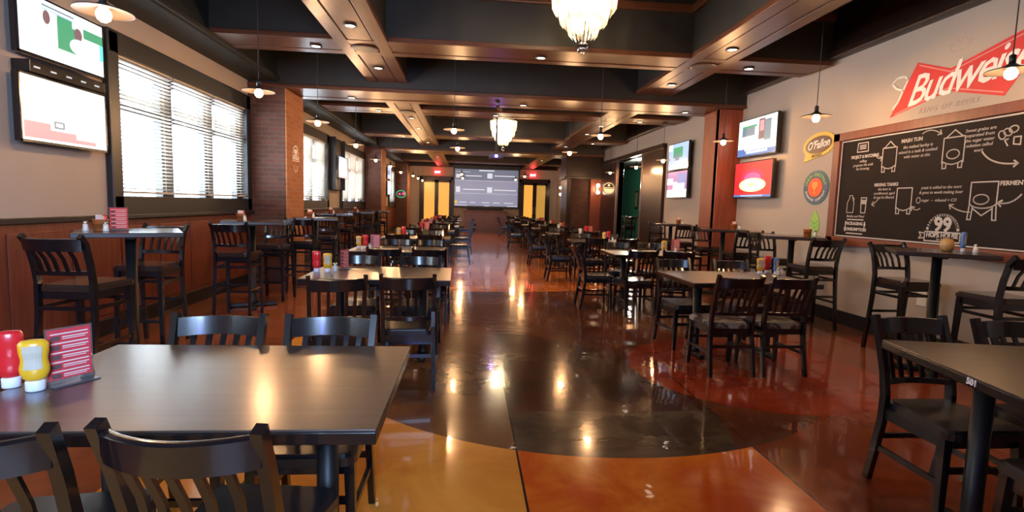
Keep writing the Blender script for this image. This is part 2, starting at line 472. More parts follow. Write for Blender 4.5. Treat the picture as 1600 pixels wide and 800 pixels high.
# soffit along the left wall and dark band above the right wall
struct(MB().box(XL, -3.09, YB, YF, 3.24, ZC).box(-3.10, -3.05, YB, YF, 3.26, 3.32, .008).obj('soffit_left', 'ceiling_dark'))
struct(MB().box(4.66, XR, YB, YF, 3.38, ZC).box(4.60, 4.66, YB, YF, 3.38, 3.46, .01).obj('soffit_right', 'dark_panel_wood'))
struct(MB().box(XL, XR, YF - .12, YF, 3.28, ZC, 0).obj('soffit_far', 'dark_panel_wood'))
# beams: core with three boards under it, narrow shadow gaps between them
NB = [0]
def beam_y(x0, x1, z0, ya=YB, yb=YF - .1):
    NB[0] += 1; b = MB().box(x0 + .02, x1 - .02, ya, yb, z0 + .02, ZC, 0, 1)
    w_ = x1 - x0
    b.box(x0, x0 + w_ * .25, ya, yb, z0, z0 + .06, .006).box(x1 - w_ * .25, x1, ya, yb, z0, z0 + .06, .006)
    b.box(x0 + w_ * .25 + .014, x1 - w_ * .25 - .014, ya, yb, z0 + .006, z0 + .05, .004)
    b.box(x0 - .03, x0 + .02, ya, yb, ZC - .10, ZC, .01).box(x1 - .02, x1 + .03, ya, yb, ZC - .1, ZC, .01)
    return struct(b.obj('ceiling_beam', ['beam_wood', 'beam_side']), 'long brown wooden ceiling beam')
def beam_x(y0, y1, z0, xa=-3.09, xb=4.66):
    b = MB().box(xa, xb, y0 + .02, y1 - .02, z0 + .02, ZC, 0, 1)
    w_ = y1 - y0
    b.box(xa, xb, y0, y0 + w_ * .25, z0, z0 + .06, .006).box(xa, xb, y1 - w_ * .25, y1, z0, z0 + .06, .006)
    b.box(xa, xb, y0 + w_ * .25 + .014, y1 - w_ * .25 - .014, z0 + .006, z0 + .05, .004)
    b.box(xa, xb, y0 - .03, y0 + .02, ZC - .10, ZC, .01).box(xa, xb, y1 - .02, y1 + .03, ZC - .1, ZC, .01)
    return struct(b.obj('cross_beam', ['beam_wood_cross', 'beam_side']), 'brown wooden cross beam')
DROPS = [(-.6, .35), (9.0, 9.95), (18.6, 19.5)]
for a, b_ in DROPS: beam_x(a, b_, 3.15, XL, XR)
for a, b_ in [(2.0, 2.62), (6.75, 7.4), (11.4, 12.1), (15.8, 16.45), (21.0, 21.6), (25.3, 25.9)]: beam_x(a, b_, 3.302)
segs = [(YB, -.6), (.35, 9.0), (9.95, 18.6), (19.5, YF - .12)]
for a, b_ in segs:
    beam_y(-1.66, -1.02, 3.30, a, b_); beam_y(2.78, 3.40, 3.30, a, b_)

# brick columns on the left
for i, (a, b_) in enumerate([(9.0, 9.9), (18.5, 19.45), (26.2, 27.1)]):
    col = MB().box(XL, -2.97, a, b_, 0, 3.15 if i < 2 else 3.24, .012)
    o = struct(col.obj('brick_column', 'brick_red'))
    # thin aisle-side face in lighter brick, the light on it painted into the colour
    struct(MB().box(-2.972, -2.955, a + .004, b_ - .004, 0, 3.14, 0).obj('brick_lit_face', 'brick_orange_lit'), 'lit orange brick on the aisle side of the column, light painted in')
# right wood pilasters
for (a, b_) in [(9.15, 9.7), (-.4, .2)]:
    p = MB().box(4.36, XR, a, b_, 0, 3.15)
    p.box(4.33, XR, a - .03, a + .09, 0, 3.15, .008).box(4.33, 4.43, a - .035, b_ + .03, 0, 3.15, .01)
    p.box(4.32, XR, a - .05, b_ + .05, 0, .2, .01)
    struct(p.obj('wood_pilaster', 'column_wood'), 'reddish wood pilaster on the right wall')

# projecting dark wood pier on the right, with brick panel
struct(MB().box(3.42, XR, 18.75, 19.9, 2.4, 3.2).box(3.36, XR, 18.69, 19.9, 2.36, 2.44, .01).box(3.36, XR, 18.69, 19.9, 3.14, 3.2, .01).obj('pier_header', 'dark_panel_wood'), 'dark wooden header of the projecting pier')
struct(MB().box(3.62, 4.4, 18.86, 19.9, 0, 2.4).obj('pier_panel', 'brick_red'), 'dim brick panel under the header')
struct(MB().box(4.32, XR, 18.76, 19.9, 0, 2.4, .01).obj('pier_pilaster', 'column_wood'))
struct(MB().box(3.46, 3.62, 18.76, 19.9, 0, 2.4, .01).obj('pier_post', 'dark_panel_wood'))
# dark wall panels and the cased opening on the right wall
struct(MB().box(XR - .06, XR, 12.7, 14.25, 0, 2.87).box(XR - .08, XR, 12.66, 12.76, 0, 2.9).box(XR - .06, XR, 16.95, 18.75, 0, 2.87).obj('wall_panel_right', 'dark_panel_wood'))
for y0, y1 in ((14.25, 14.36), (16.75, 16.86)):
    struct(MB().box(XR - .07, XR + .16, y0, y1, 0, 2.85, .01).obj('opening_casing', 'casing'))
struct(MB().box(XR - .12, XR + .2, 12.66, 18.75, 2.85, 2.97, .012).obj('opening_header', 'dark_panel_wood'))

# ------------------------------------------------------------------ windows
def window(n, a, b_, sashes=3, blinds=True):
    z0, z1 = 1.22, 2.92
    fr = MB()
    fr.box(XL - .12, XL + .06, a - .02, a + .14, z0 - .04, z1 + .04, .006).box(XL - .12, XL + .06, b_ - .14, b_ + .02, z0 - .04, z1 + .04, .006)
    fr.box(XL - .12, XL + .06, a, b_, z0 - .06, z0 + .14, .006).box(XL - .12, XL + .06, a, b_, z1 - .16, z1 + .06, .006)
    wd = (b_ - a - .28) / sashes
    for k in range(0, sashes + 1):
        c = a + .14 + wd * k; hwm = .12 if 0 < k < sashes else .14
        fr.box(XL - .14, XL - .05, c - hwm, c + hwm, z0 + .1, z1 - .1, .004)
    fr.box(XL - .14, XL - .06, a + .1, b_ - .1, 2.23, 2.32).box(XL - .14, XL - .05, a + .1, b_ - .1, z1 - .27, z1 - .1)
    o = struct(fr.obj('window_%d' % n, 'black_frame'))
    for k in range(sashes):
        c = a + .14 + wd * (k + .5)
        MB().box(XL - .11, XL - .105, c - wd / 2 + .03, c + wd / 2 - .03, z0 + .13, z1 - .2).obj('window_pane', 'window_glass', o)
    MB().box(XL, XL + .09, a - .04, b_ + .04, z0 - .09, z0 - .05, .006).obj('window_sill', 'black_frame', o)
    names = ['nearest', 'middle', 'farthest']
    for k in range(sashes if blinds else 0):
        c = a + .14 + wd * (k + .5); hw = wd / 2 - .02
        ordn = {1: 'of the first window', 2: 'of the second window', 3: 'of the third window', 4: 'of the far window', 5: 'of the assumed window behind the camera'}[n]
        t = thing('window_blind', 'pale slatted blind in the %s sash %s, left wall' % (names[k] if sashes == 3 else ('near', 'far')[k], ordn), 'blind', (XL + .01, c, 2.79), 0, 'slatted blinds of the left windows')
        MB().box(-.025, .03, -hw, hw, -.05, 0, .004).obj('headrail', 'blind_white', t)
        s_ = MB(); z = -.075; nsl = 32; dz = (2.79 - 1.40 - .075) / nsl
        for q in range(nsl):
            th = {1: .28, 2: .62, 3: .85, 4: .6, 5: .3}[n] + random.uniform(-.03, .03); ca, sa = math.cos(th) * .024, math.sin(th) * .024
            s_.bar((0, -hw, z), (0, hw, z), .048, .0025, side=(math.cos(th), 0, math.sin(th))); z -= dz
        s_.obj('slats', 'blind_white', t)
        MB().box(-.02, .02, -hw, hw, z - .012, z + .012, .003).obj('bottom_rail', 'blind_white', t)
        for sy in (-.6, .6):
            MB().tube([(.027, sy * hw, -.05), (.027, sy * hw, z)], .0018, 5).obj('ladder_cord', 'blind_white', t)
window(1, *WIN[0]); window(2, *WIN[1]); window(3, *WIN[2]); window(4, WIN[3][0], WIN[3][1], 2); window(5, WIN[4][0], WIN[4][1], 3)

# ------------------------------------------------------------------ doors on the far wall
for n, (xa, xb) in enumerate([(-2.60, -.80), (2.72, 4.36)], 1):
    cx = (xa + xb) / 2; side = 'left' if n == 1 else 'right'
    fr = MB().box(xa, xa + .14, YF - .1, YF, 0, 2.74, .008).box(xb - .14, xb, YF - .1, YF, 0, 2.74, .008).box(xa, xb, YF - .1, YF, 2.58, 2.78, .008)
    o = struct(fr.obj('door_%d' % n, 'dark_panel_wood'))
    for s_ in (-1, 1):
        x0, x1 = (xa + .14, cx - .005) if s_ < 0 else (cx + .005, xb - .14)
        lf = MB().box(x0, x0 + .1, YF - .07, YF - .02, .02, 2.58).box(x1 - .1, x1, YF - .07, YF - .02, .02, 2.58).box(x0, x1, YF - .07, YF - .02, 2.46, 2.58).box(x0, x1, YF - .07, YF - .02, .02, .28)
        l = lf.obj('door_leaf', 'dark_panel_wood', o)
        MB().box(x0 + .1, x1 - .1, YF - .05, YF - .04, .28, 2.46).obj('frosted_glass', 'door_glow' if n == 1 or s_ < 0 else 'door_glow_dim', l)
        MB().tube([(cx + s_ * .06, YF - .11, .9), (cx + s_ * .06, YF - .11, 1.3)], .012).obj('door_handle', 'steel', l)

# ================================================================== SEATING
def chair_proto(high=False):
    zs = .76 if high else .45; zt = 1.10 if high else .865
    nm = 'bar_stool' if high else 'dining_chair'
    t = thing(nm, '', 'stool' if high else 'chair')
    hw = .205
    se = MB()
    # saddle seat with rounded corners
    poly = []
    for cx, cy, r, a0 in ((hw - .05, .19, .05, 0), (-hw + .05, .19, .05, 90), (-hw + .07, -.155, .03, 180), (hw - .07, -.155, .03, 270)):
        for k in range(4): a = math.radians(a0 + 30 * k); poly.append((cx + r * math.cos(a), cy + r * math.sin(a)))
    se.prism(poly, zs - .045, zs - .012)
    inner = [(x * .93, y_ * .93 + .002) for x, y_ in poly]
    se.prism(inner, zs - .012, zs)
    se.obj('seat', 'wood_seat' if high else 'black_vinyl', t)
    def rear(x):
        px = lambda k: x * k
        pts = [(px(1.0), -.225, 0), (px(.99), -.195, zs * .35), (px(.965), -.168, zs * .75), (px(.95), -.165, zs + .02), (px(.955), -.185, zs + .14), (px(.97), -.225, zs + .28), (px(.985), -.275, zt)]
        return pts
    for s_ in (-1, 1):
        pts = rear(s_ * .19)
        prof = [[(-.014, -.018 - .004 * (1 - abs(i - 3) / 3)), (.014, -.018 - .004 * (1 - abs(i - 3) / 3)), (.014, .018), (-.014, .018)] for i in range(len(pts))]
        MB().sweep(pts, prof).obj('leg', 'black_wood', t)
        p0, p1 = (s_ * .178, .185, zs - .03), (s_ * .192, .205, 0)
        MB().sweep([p1, ((p0[0] + p1[0]) / 2, .195, zs * .5), p0], [[(-.014, -.014), (.014, -.014), (.014, .014), (-.014, .014)], [(-.017, -.017), (.017, -.017), (.017, .017), (-.017, .017)], [(-.02, -.02), (.02, -.02), (.02, .02), (-.02, .02)]]).obj('leg', 'black_wood', t)
    # curved crest, lower rail and slats
    bk = MB()
    def arc(z, yb, bow, hw_):
        n = 13
        return [((-1 + 2 * i / (n - 1)) * hw_, yb - bow * (1 - (-1 + 2 * i / (n - 1)) ** 2), z) for i in range(n)]
    ytop, ylow = -.258, -.178
    zc1 = zt - .060; zl = zs + .085; B1, B2 = .058, .038
    rnd = lambda h, d: [(-h, -d * .6), (-h * .94, -d), (h * .94, -d), (h, -d * .6), (h, d * .6), (h * .94, d), (-h * .94, d), (-h, d * .6)]
    bk.sweep(arc(zc1, ytop, B1, .182), rnd(.043, .012), side=(0, -.20, 1))
    bk.sweep(arc(zl, ylow, B2, .174), rnd(.016, .010), side=(0, -.12, 1))
    for i in range(5):
        u_ = (-1 + 2 * (i + 1) / 6); q_ = 1 - u_ * u_
        x = u_ * .175
        bk.sweep([(x, ylow - B2 * q_, zl), (x * 1.01, (ylow + ytop) / 2 - (B1 + B2) / 2 * q_ + .010, (zl + zc1) / 2), (x * 1.02, ytop + .006 - B1 * q_, zc1 - .03)], [(-.011, -.006), (.011, -.006), (.011, .006), (-.011, .006)])
    bo = bk.obj('backrest', 'black_wood', t, smooth=True)
    bo.data.set_sharp_from_angle(angle=math.radians(38))
    # apron and stretchers
    ap = MB().box(-.165, .165, .165, .185, zs - .10, zs - .045).box(-.165, .165, -.165, -.148, zs - .10, zs - .045)
    ap.box(-.185, -.165, -.155, .18, zs - .10, zs - .045).box(.165, .185, -.155, .18, zs - .10, zs - .045)
    ap.obj('seat_frame', 'black_wood', t)
    zz = ((.24, .34, .60), (.34, .24, .60)) if high else ((.19,), (.19,))
    sp = [((-.18, .192, z), (.18, .192, z)) for z in ((.26, .62) if high else (.25,))] + [((-.18, -.182, z), (.18, -.182, z)) for z in ((.40, .60) if high else (.25,))]
    sp += [((s_ * .185, -.19, z), (s_ * .185, .195, z)) for s_ in (-1, 1) for z in ((.33, .60) if high else (.19,))]
    for p, q in sp: MB().bar(p, q, .018, .026, side=(0, 1, 0) if abs(p[0] - q[0]) > .1 else (1, 0, 0)).obj('stretcher', 'black_wood', t)
    return t
CH = chair_proto(False); ST = chair_proto(True)

def low_table_proto():
    t = thing('dining_table', '', 'table')
    MB().box(-.6, .6, -.43, .43, .716, .752, .003, 1).box(-.599, .599, -.429, .429, .752, .76, .002, 0).obj('tabletop', ['table_wood', 'black_wood'], t)
    for s_ in (-1, 1):
        b = MB().box(s_ * .36 - .028, s_ * .36 + .028, -.165, .165, 0.004, .045, .012).box(s_ * .36 - .045, s_ * .36 + .045, -.27, .27, .702, .7155, .002)
        b.lathe([(.055, .045), (.042, .07), (.038, .09), (.038, .702)], 16, (s_ * .36, 0, 0))
        b.obj('pedestal', 'cast_iron', t)
    return t
TB = low_table_proto()
def high_table_proto():
    t = thing('high_table', '', 'table')
    MB().box(-.35, .35, -.35, .35, 1.052, 1.09, .006).obj('tabletop', 'high_table_wood', t)
    b = MB().box(-.28, .28, -.035, .035, .004, .05, .012).box(-.035, .035, -.28, .28, .004, .05, .012).box(-.24, .24, -.03, .03, 1.035, 1.0515).box(-.03, .03, -.24, .24, 1.035, 1.0515)
    b.lathe([(.07, .05), (.045, .09), (.038, .11), (.038, 1.036)], 16)
    b.obj('pedestal', 'cast_iron', t)
    return t
HT = high_table_proto()

# -------- table-top items (prototypes)
def bottle_proto(nm, cat, body, lab, w=.036, h=.145, flat=.62):
    t = thing(nm, '', cat)
    MB().lathe([(w * .62, 0), (w * .68, .003), (w * .68, .030), (w * .60, .034)], 20, sy=.8).obj('cap', 'cap_white', t, smooth=False)
    MB().lathe([(w * .55, .032), (w * .80, .042), (w * .98, .060), (w, .075), (w * .90, .095), (w * .90, .105), (w, .125), (w * 1.02, .150), (w * .96, h + .028), (w * .8, h + .036), (w * .3, h + .038)], 24, sy=flat).obj('bottle_body', body, t)
    if lab:
        lb = MB()
        for sg in (-1, 1):
            prof = [(w * 1.012, .072), (w * .93, .095), (w * .93, .105), (w * 1.03, .125), (w * 1.032, .146)]
            gr = [[lb.bm.verts.new((r * math.sin(a) , sg * r * (flat + .015) * math.cos(a), z)) for a in [math.radians(-38 + 76 * q / 6) for q in range(7)]] for r, z in prof]
            for g0, g1 in zip(gr, gr[1:]):
                for q in range(6): lb.bm.faces.new((g0[q], g0[q + 1], g1[q + 1], g1[q]))
        lb.obj('bottle_label', lab, t)
    return t
KET = bottle_proto('ketchup_bottle', 'bottle', 'ketchup_red', None)
MUS = bottle_proto('mustard_bottle', 'bottle', 'mustard_yellow', 'bottle_label', .038, .125)
MAY = bottle_proto('sauce_bottle', 'bottle', 'label_blue', 'bottle_label', .030, .135)
def shaker_proto():
    t = thing('salt_shaker', '', 'shaker')
    MB().lathe([(.020, 0), (.022, .004), (.018, .03), (.016, .055)], 14).obj('shaker_body', 'shaker_glass', t)
    MB().lathe([(.0165, .055), (.0175, .058), (.0165, .07), (.010, .077), (.003, .078)], 14).obj('shaker_cap', 'steel', t)
    return t
SHK = shaker_proto()
def card_proto():
    t = thing('menu_card_holder', '', 'menu card')
    a = MB().box(-.065, .065, -.0015, .0015, .012, .185, 0)
    a.box(-.065, .065, -.045, .045, 0, .004, .001).box(-.065, .065, -.002, .002, 0, .014)
    a.obj('acrylic_holder', 'acrylic', t)
    for s_ in (-1, 1):
        c = MB().box(-.060, .060, s_ * .0022 - .0004, s_ * .0022 + .0004, .016, .181, 0, 0)
        y_ = s_ * .0032
        for r in range(5):
            z = .165 - r * .031
            c.box(-.052, .0525, y_ - .0003, y_ + .0003, z - .001, z + .003, 0, 1)
            c.box(-.020, .0525, y_ - .0003, y_ + .0003, z - .012, z - .0085, 0, 1); c.box(-.020, .045, y_ - .0003, y_ + .0003, z - .018, z - .0155, 0, 1)
            c.box(-.052, -.026, y_ - .0003, y_ + .0003, z - .021, z - .006, 0, 2)
        c.obj('menu_card', ['card_red', 'card_pale', 'card_dark'], t)
    return t
CARD = card_proto()
def bucket_proto():
    t = thing('condiment_bucket', '', 'caddy')
    MB().lathe([(.040, 0), (.044, .004), (.052, .085), (.055, .090), (.050, .090), (.048, .02)], 18).obj('bucket', 'bucket_orange', t)
    MB().box(-.03, .025, -.012, -.006, .01, .125, 0).box(-.026, .028, .004, .010, .01, .115).obj('menu_card', 'card_pale', t)
    MB().lathe([(.012, .02), (.013, .1), (.008, .118), (.006, .128)], 10, (.028, .018, 0)).obj('sauce_bottle', 'ketchup_red', t)
    return t
BKT = bucket_proto()
def candle_proto():
    t = thing('drinking_glass', '', 'glass')
    MB().lathe([(.030, 0), (.032, .004), (.038, .12), (.036, .12), (.031, .01)], 18).obj('tumbler', 'shaker_glass', t)
    return t
GLS = candle_proto()

ZT, ZH = .7605, 1.0905
ORD = ['first', 'second', 'third', 'fourth', 'fifth', 'sixth', 'seventh', 'eighth', 'ninth', 'tenth']
tnum = {'left': 0, 'right': 0}
def low_set(side, cx, cy, rz=0, near=(-.25, .25), far=(-.25, .25), nd=-.44, fd=.44, ends=(), jitter=True):
    """a low table with chairs; near/far: x offsets of chairs on the camera side and on the far side"""
    i = tnum[side]; tnum[side] += 1
    row = '%s %s-row table' % (ORD[i], side)
    place(TB, (cx, cy, 0), rz, {0: 'large dark brown table nearest the camera in the %s row' % side}.get(i, 'dark brown rectangular dining table, %s from the camera in the %s row' % (ORD[i], side)), 'low dining tables')
    for lst, dd, fl, wh in ((near, nd, 0, 'camera side'), (far, fd, PI, 'far side')):
        for k, c in enumerate(lst):
            c = c if isinstance(c, tuple) else (c, dd, random.uniform(-.08, .08) if jitter else 0)
            v = Matrix.Rotation(rz, 3, 'Z') @ Vector((c[0], c[1], 0))
            lr = ('left', 'right')[k] if len(lst) == 2 else ('left', 'middle', 'right')[k] if len(lst) == 3 else 'only'
            place(CH, (cx + v.x, cy + v.y, 0), rz + fl + c[2], '%s black slat-back chair on the %s of the %s' % (lr, wh, row), 'black chairs at the low tables')
    for (dx, dy, r, wh) in ends:
        place(CH, (cx + dx, cy + dy, 0), r, 'black slat-back chair at the %s end of the %s' % (wh, row), 'black chairs at the low tables')
    return (cx, cy)
# left row (measured)
low_set('left', -.84, 1.86, 0, near=((-.30, -.40, .13), (.22, -.37, -.10)), far=((-.25, .295, 0), (.235, .295, 0)))
low_set('left', -.74, 4.70, .02, near=((-.23, -.76, .26), (.29, -.63, .05)), far=((-.28, .29, .03), (.29, .29, -.03)))
low_set('left', -.90, 7.10, 0, near=((-.02, -.75, -.08), (.48, -.72, -.05)), far=((-.10, .29, 0), (.37, .29, 0)))
for k, cy in enumerate((9.6, 12.1, 14.6, 17.1, 19.6, 22.3)):
    cx = -.86 + random.uniform(-.06, .06)
    ends = ((.74, .03, PI / 2, 'aisle'),) if k in (1, 2, 4) else ()
    low_set('left', cx, cy, random.uniform(-.04, .04), near=(-.28, .26), far=(-.26, .28), ends=ends)
# right row
low_set('right', 2.62, 1.95, math.radians(-10), near=((-.3, -.42, 0), (.25, -.45, 0)), far=((-.35, .30, .17), (.14, .31, .12)))
TBR = [o for o in bpy.data.objects if o.name.startswith('dining_table') and abs(o.location.x - 2.62) < .01][0]
for k_, c_ in enumerate([c for c in TBR.children if c.name.startswith('pedestal')]): c_.location.x = (-.06, .06)[k_]
low_set('right', 2.55, 4.84, .02, near=((-.335, -.44, 0), (.125, -.44, .02)), far=((-.32, .40, .1), (.28, .36, 0)), ends=())
low_set('right', 2.58, 7.38, 0, near=((-.37, -.55, .1), (.17, -.55, -.2)), far=(-.28, .25), ends=((-.80, -.1, -PI / 2, 'aisle'),))
for k, cy in enumerate((9.8, 12.2, 14.6, 17.0, 19.6, 22.2, 24.8)):
    cx = 2.5 - .04 * k + random.uniform(-.05, .05)
    ends = ((-.82, .05, -PI / 2, 'aisle'),) if k in (0, 1, 3, 5) else ()
    low_set('right', cx, cy, random.uniform(-.04, .04), near=(-.27, .26), far=(-.27, .28), ends=ends)

# high tables with stools
hn = {'left': 0, 'right': 0}
def high_set(side, cx, cy, rz, near=-.78, far=.74, nx=0, fx=0):
    i = hn[side]; hn[side] += 1
    nm = '%s high table by the %s wall' % (ORD[i], side)
    place(HT, (cx, cy, 0), rz, 'square dark high table, %s along the %s wall' % (ORD[i], side), 'high tables along the walls')
    if near is not None: place(ST, (cx + nx, cy + near, 0), random.uniform(-.06, .06), 'black slat-back stool on the camera side of the %s' % nm, 'tall stools')
    if far is not None: place(ST, (cx + fx, cy + far, 0), PI + random.uniform(-.06, .06), 'black slat-back stool on the far side of the %s' % nm, 'tall stools')
high_set('left', -2.72, 4.53, math.radians(30), near=-.58, far=.55, nx=.03, fx=-.16)
high_set('left', -2.71, 6.94, math.radians(22), near=-.62, far=.52, nx=.08, fx=.08)
high_set('left', -2.46, 8.80, math.radians(15), near=-.58, far=.66)
high_set('left', -2.80, 11.6, math.radians(12), near=-.66, far=.68)
high_set('left', -2.80, 14.1, math.radians(8), near=-.66, far=.68)
high_set('left', -2.80, 16.6, math.radians(5), near=-.66, far=.68)
high_set('right', 4.12, 4.33, math.radians(-33), near=-.36, far=.60, nx=.26, fx=.24)
high_set('right', 4.20, 6.58, math.radians(-26), near=-.46, far=.50)
high_set('right', 4.18, 8.42, math.radians(-20), near=-.52, far=.56, nx=.05)
high_set('right', 4.20, 10.75, math.radians(-14), near=-.58, far=.58)

# -------- things on the tables
G_COND = 'condiments on the tables'
def at_left1():
    place(KET, (-1.44, 1.77, ZT), .5, 'red ketchup bottle at the left edge of the nearest left table', 'ketchup bottles')
    place(MUS, (-1.345, 1.74, ZT), .45, 'yellow mustard bottle with pale label on the nearest left table', 'mustard bottles')
    place(CARD, (-1.30, 1.825, ZT), 1.02, 'red menu card in clear stand on the nearest left table', 'menu cards')
    place(SHK, (-1.46, 1.93, ZT), 0, 'glass shaker behind the mustard on the nearest left table', 'shakers')
    place(SHK, (-1.30, 1.90, ZT), 0, 'glass shaker right of the menu card on the nearest left table', 'shakers')
at_left1()
place(KET, (-1.29, 4.66, ZT), 0, 'red ketchup bottle on the second table of the left row', 'ketchup bottles')
place(MUS, (-1.20, 4.67, ZT), .1, 'yellow mustard bottle on the second table of the left row', 'mustard bottles')
place(SHK, (-1.15, 4.72, ZT), 0, 'glass shaker beside the mustard on the second left table', 'shakers')
place(CARD, (-1.10, 4.86, ZT), 1.2, 'red menu card on the second table of the left row', 'menu cards')
def cluster(cx, cy, z, wh, kinds, rz=0):
    offs = {'k': (0, 0), 'm': (-.085, .0), 's': (.07, -.05), 'c': (.115, .07), 'b': (0, 0), 'y': (.08, 0), 'g': (-.15, -.08), 's2': (.12, -.03)}
    for kd in kinds:
        dx, dy = offs[kd]
        x, y_ = cx + dx, cy + dy
        pr, nm, gp = {'k': (KET, 'red ketchup bottle', 'ketchup bottles'), 'm': (MUS, 'yellow mustard bottle', 'mustard bottles'), 's': (SHK, 'small glass shaker', 'shakers'), 's2': (SHK, 'outer small glass shaker', 'shakers'),
                      'c': (CARD, 'red menu card in clear stand', 'menu cards'), 'b': (BKT, 'orange condiment bucket with cards', 'condiment buckets'), 'y': (MAY, 'blue and white sauce bottle', 'sauce bottles'), 'g': (GLS, 'clear drinking glass', 'drinking glasses')}[kd]
        place(pr, (x, y_, z), rz + random.uniform(-.3, .3), '%s on the %s' % (nm, wh), gp)
cluster(-1.33, 7.05, ZT, 'third table of the left row', ['m', 'k', 'c', 's'])
for i, cy in zip((3, 4, 5, 6, 7), (9.6, 12.1, 14.6, 17.1, 19.6)):
    cluster(-1.05 - .1 * (i % 2), cy + .05, ZT, '%s table of the left row' % ORD[i], [['m', 'k', 's'], ['k', 'c'], ['m', 'k', 'c', 's']][i % 3])
cluster(3.02, 5.08, ZT, 'second table of the right row', ['m', 'y', 's', 's2'])
place(KET, (3.06, 5.17, ZT), 0, 'red ketchup bottle behind the blue bottle, second table of the right row', 'ketchup bottles')
cluster(2.98, 7.62, ZT, 'third table of the right row', ['m', 'c', 's'])
for i, cy in zip((3, 4, 5, 6, 7), (9.8, 12.2, 14.6, 17.0, 19.6)):
    cluster(2.75 - .1 * (i % 2), cy + .05, ZT, '%s table of the right row' % ORD[i], [['m', 'k', 's'], ['k', 'c', 'g'], ['m', 'k', 'g', 's']][i % 3])
cluster(-2.86, 4.40, ZH, 'first high table along the left wall', ['b', 's'])
place(SHK, (-2.93, 4.34, ZH), 0, 'white-capped shaker left of the bucket, first left high table', 'shakers')
place(CARD, (-2.76, 4.46, ZH), .9, 'red menu card on the first left high table', 'menu cards')
for i, (x, y_) in zip((1, 2, 3, 4), ((-2.85, 6.95), (-2.55, 8.85), (-2.9, 11.55), (-2.9, 14.0))): cluster(x, y_, ZH, '%s high table along the left wall' % ORD[i], ['b', 's'])
for i, (x, y_) in zip((1, 2, 3), ((4.42, 6.60), (4.36, 8.42), (4.36, 10.75))): cluster(x, y_, ZH, '%s high table along the right wall' % ORD[i], ['b', 's'])
# near right high table: tan jar, blue card, shaker
t = thing('candle_jar', 'round tan candle jar on the nearest right high table', 'jar', (4.17, 4.30, ZH))
MB().lathe([(.030, 0), (.044, .012), (.052, .045), (.048, .085), (.034, .105), (.034, .115), (.028, .115)], 20).obj('jar', 'tan_jar', t)
MB().lathe([(.036, .115), (.036, .122), (.01, .126)], 20).obj('lid', 'steel', t)
place(MAY, (4.24, 4.22, ZH), .4, 'blue sauce bottle on the nearest right high table', 'sauce bottles')
place(SHK, (4.29, 4.15, ZH), 0, 'white-capped shaker at the right edge of the nearest right high table', 'shakers')
# table number sticker on the near right table
tg = thing('table_number_sticker', 'small white number sticker on edge of the nearest right table', 'sticker', (0, 0, 0))
R10 = Matrix.Rotation(math.radians(-10), 3, 'Z')
pp = Vector((2.62, 1.95, .738)) + R10 @ Vector((-.6018, -.17, 0))
tg.location = pp; tg.rotation_mode = 'QUATERNION'
tg.rotation_quaternion = (R10 @ Matrix(((0, 0, -1), (-1, 0, 0), (0, 1, 0)))).to_quaternion()
text('501', .036, 'white_paint', 'number_print', tg, (0, 0, 0), bold=.0012)

# ================================================================== TELEVISIONS
def tv(loc, M3, w, h, label, rects, group='wall televisions', tilt=0):
    t = hang('television', label, 'television', loc, M3, group)
    if tilt: t.rotation_quaternion = (M3 @ Matrix.Rotation(tilt, 3, 'X')).to_quaternion()
    MB().box(-w / 2, w / 2, -h / 2, h / 2, -.055, -.004, .006).box(-w / 2, w / 2, -h / 2, -h / 2 + .018, -.004, .002).box(-w / 2, w / 2, h / 2 - .012, h / 2, -.004, .002).box(-w / 2, -w / 2 + .012, -h / 2, h / 2, -.004, .002).box(w / 2 - .012, w / 2, -h / 2, h / 2, -.004, .002).obj('bezel', 'tv_bezel', t)
    MB().box(-.15, .15, -.12, .12, -.10, -.055).box(-.04, .04, -.2, .2, -.12, -.09).obj('wall_bracket', 'black_trim', t)
    mats = []; s_ = MB(); W2, H2 = w - .026, h - .032
    for k, rr_ in enumerate(rects):
        x0, y0, x1, y1, mt = rr_[:5]
        if mt not in mats: mats.append(mt)
        z = -.004 + .0004 * k
        if len(rr_) > 5:
            s_.prism([(px_, py_) for px_, py_ in [(-W2 / 2 + W2 * ((x0 + x1) / 2 + (x1 - x0) / 2 * math.cos(a_)), -H2 / 2 + .003 + H2 * ((y0 + y1) / 2 + (y1 - y0) / 2 * math.sin(a_))) for a_ in [2 * PI * q / 24 for q in range(24)]]], z, z + .0004, mats.index(mt)); continue
        s_.box(-W2 / 2 + W2 * x0, -W2 / 2 + W2 * x1, -H2 / 2 + .003 + H2 * y0, -H2 / 2 + .003 + H2 * y1, z, z + .0004, 0, mats.index(mt))
    s_.obj('screen', mats, t)
    return t
tv((XL + .13, 4.93, 2.68), LW, .97, .48, 'upper television of the pair left of the first window', [(0, 0, 1, 1, 'tv_white'), (.42, .25, .66, .72, 'tv_green'), (.74, .62, 1, .80, 'tv_green'), (.42, .62, .60, .85, 'tv_green'), (.26, .60, .34, .84, 'tv_skin', 'e'), (.62, .52, .72, .76, 'tv_skin', 'e'), (.56, .25, .80, .55, 'tv_white', 'e'), (.95, .3, 1, .62, 'tv_cyan'), (.25, .90, .62, .93, 'tv_grey'), (.25, .84, .62, .86, 'tv_sky')])
tv((XL + .13, 4.92, 2.03), LW, .98, .53, 'lower television of the pair left of the first window', [(0, 0, 1, 1, 'tv_white'), (.02, .04, .30, .30, 'tv_palered'), (.3, .04, .60, .20, 'tv_palered'), (.6, .04, .85, .11, 'tv_palered'), (.34, .24, .46, .36, 'tv_grey'), (.36, .27, .44, .33, 'tv_white')])
mb_ = hang('media_box', 'slim black media box mounted between the two televisions left of the first window', 'media box', (XL, 4.93, 2.36), LW)
MB().box(-.40, .47, -.055, .045, 0, .14, .008).obj('housing', 'tv_bezel', mb_)
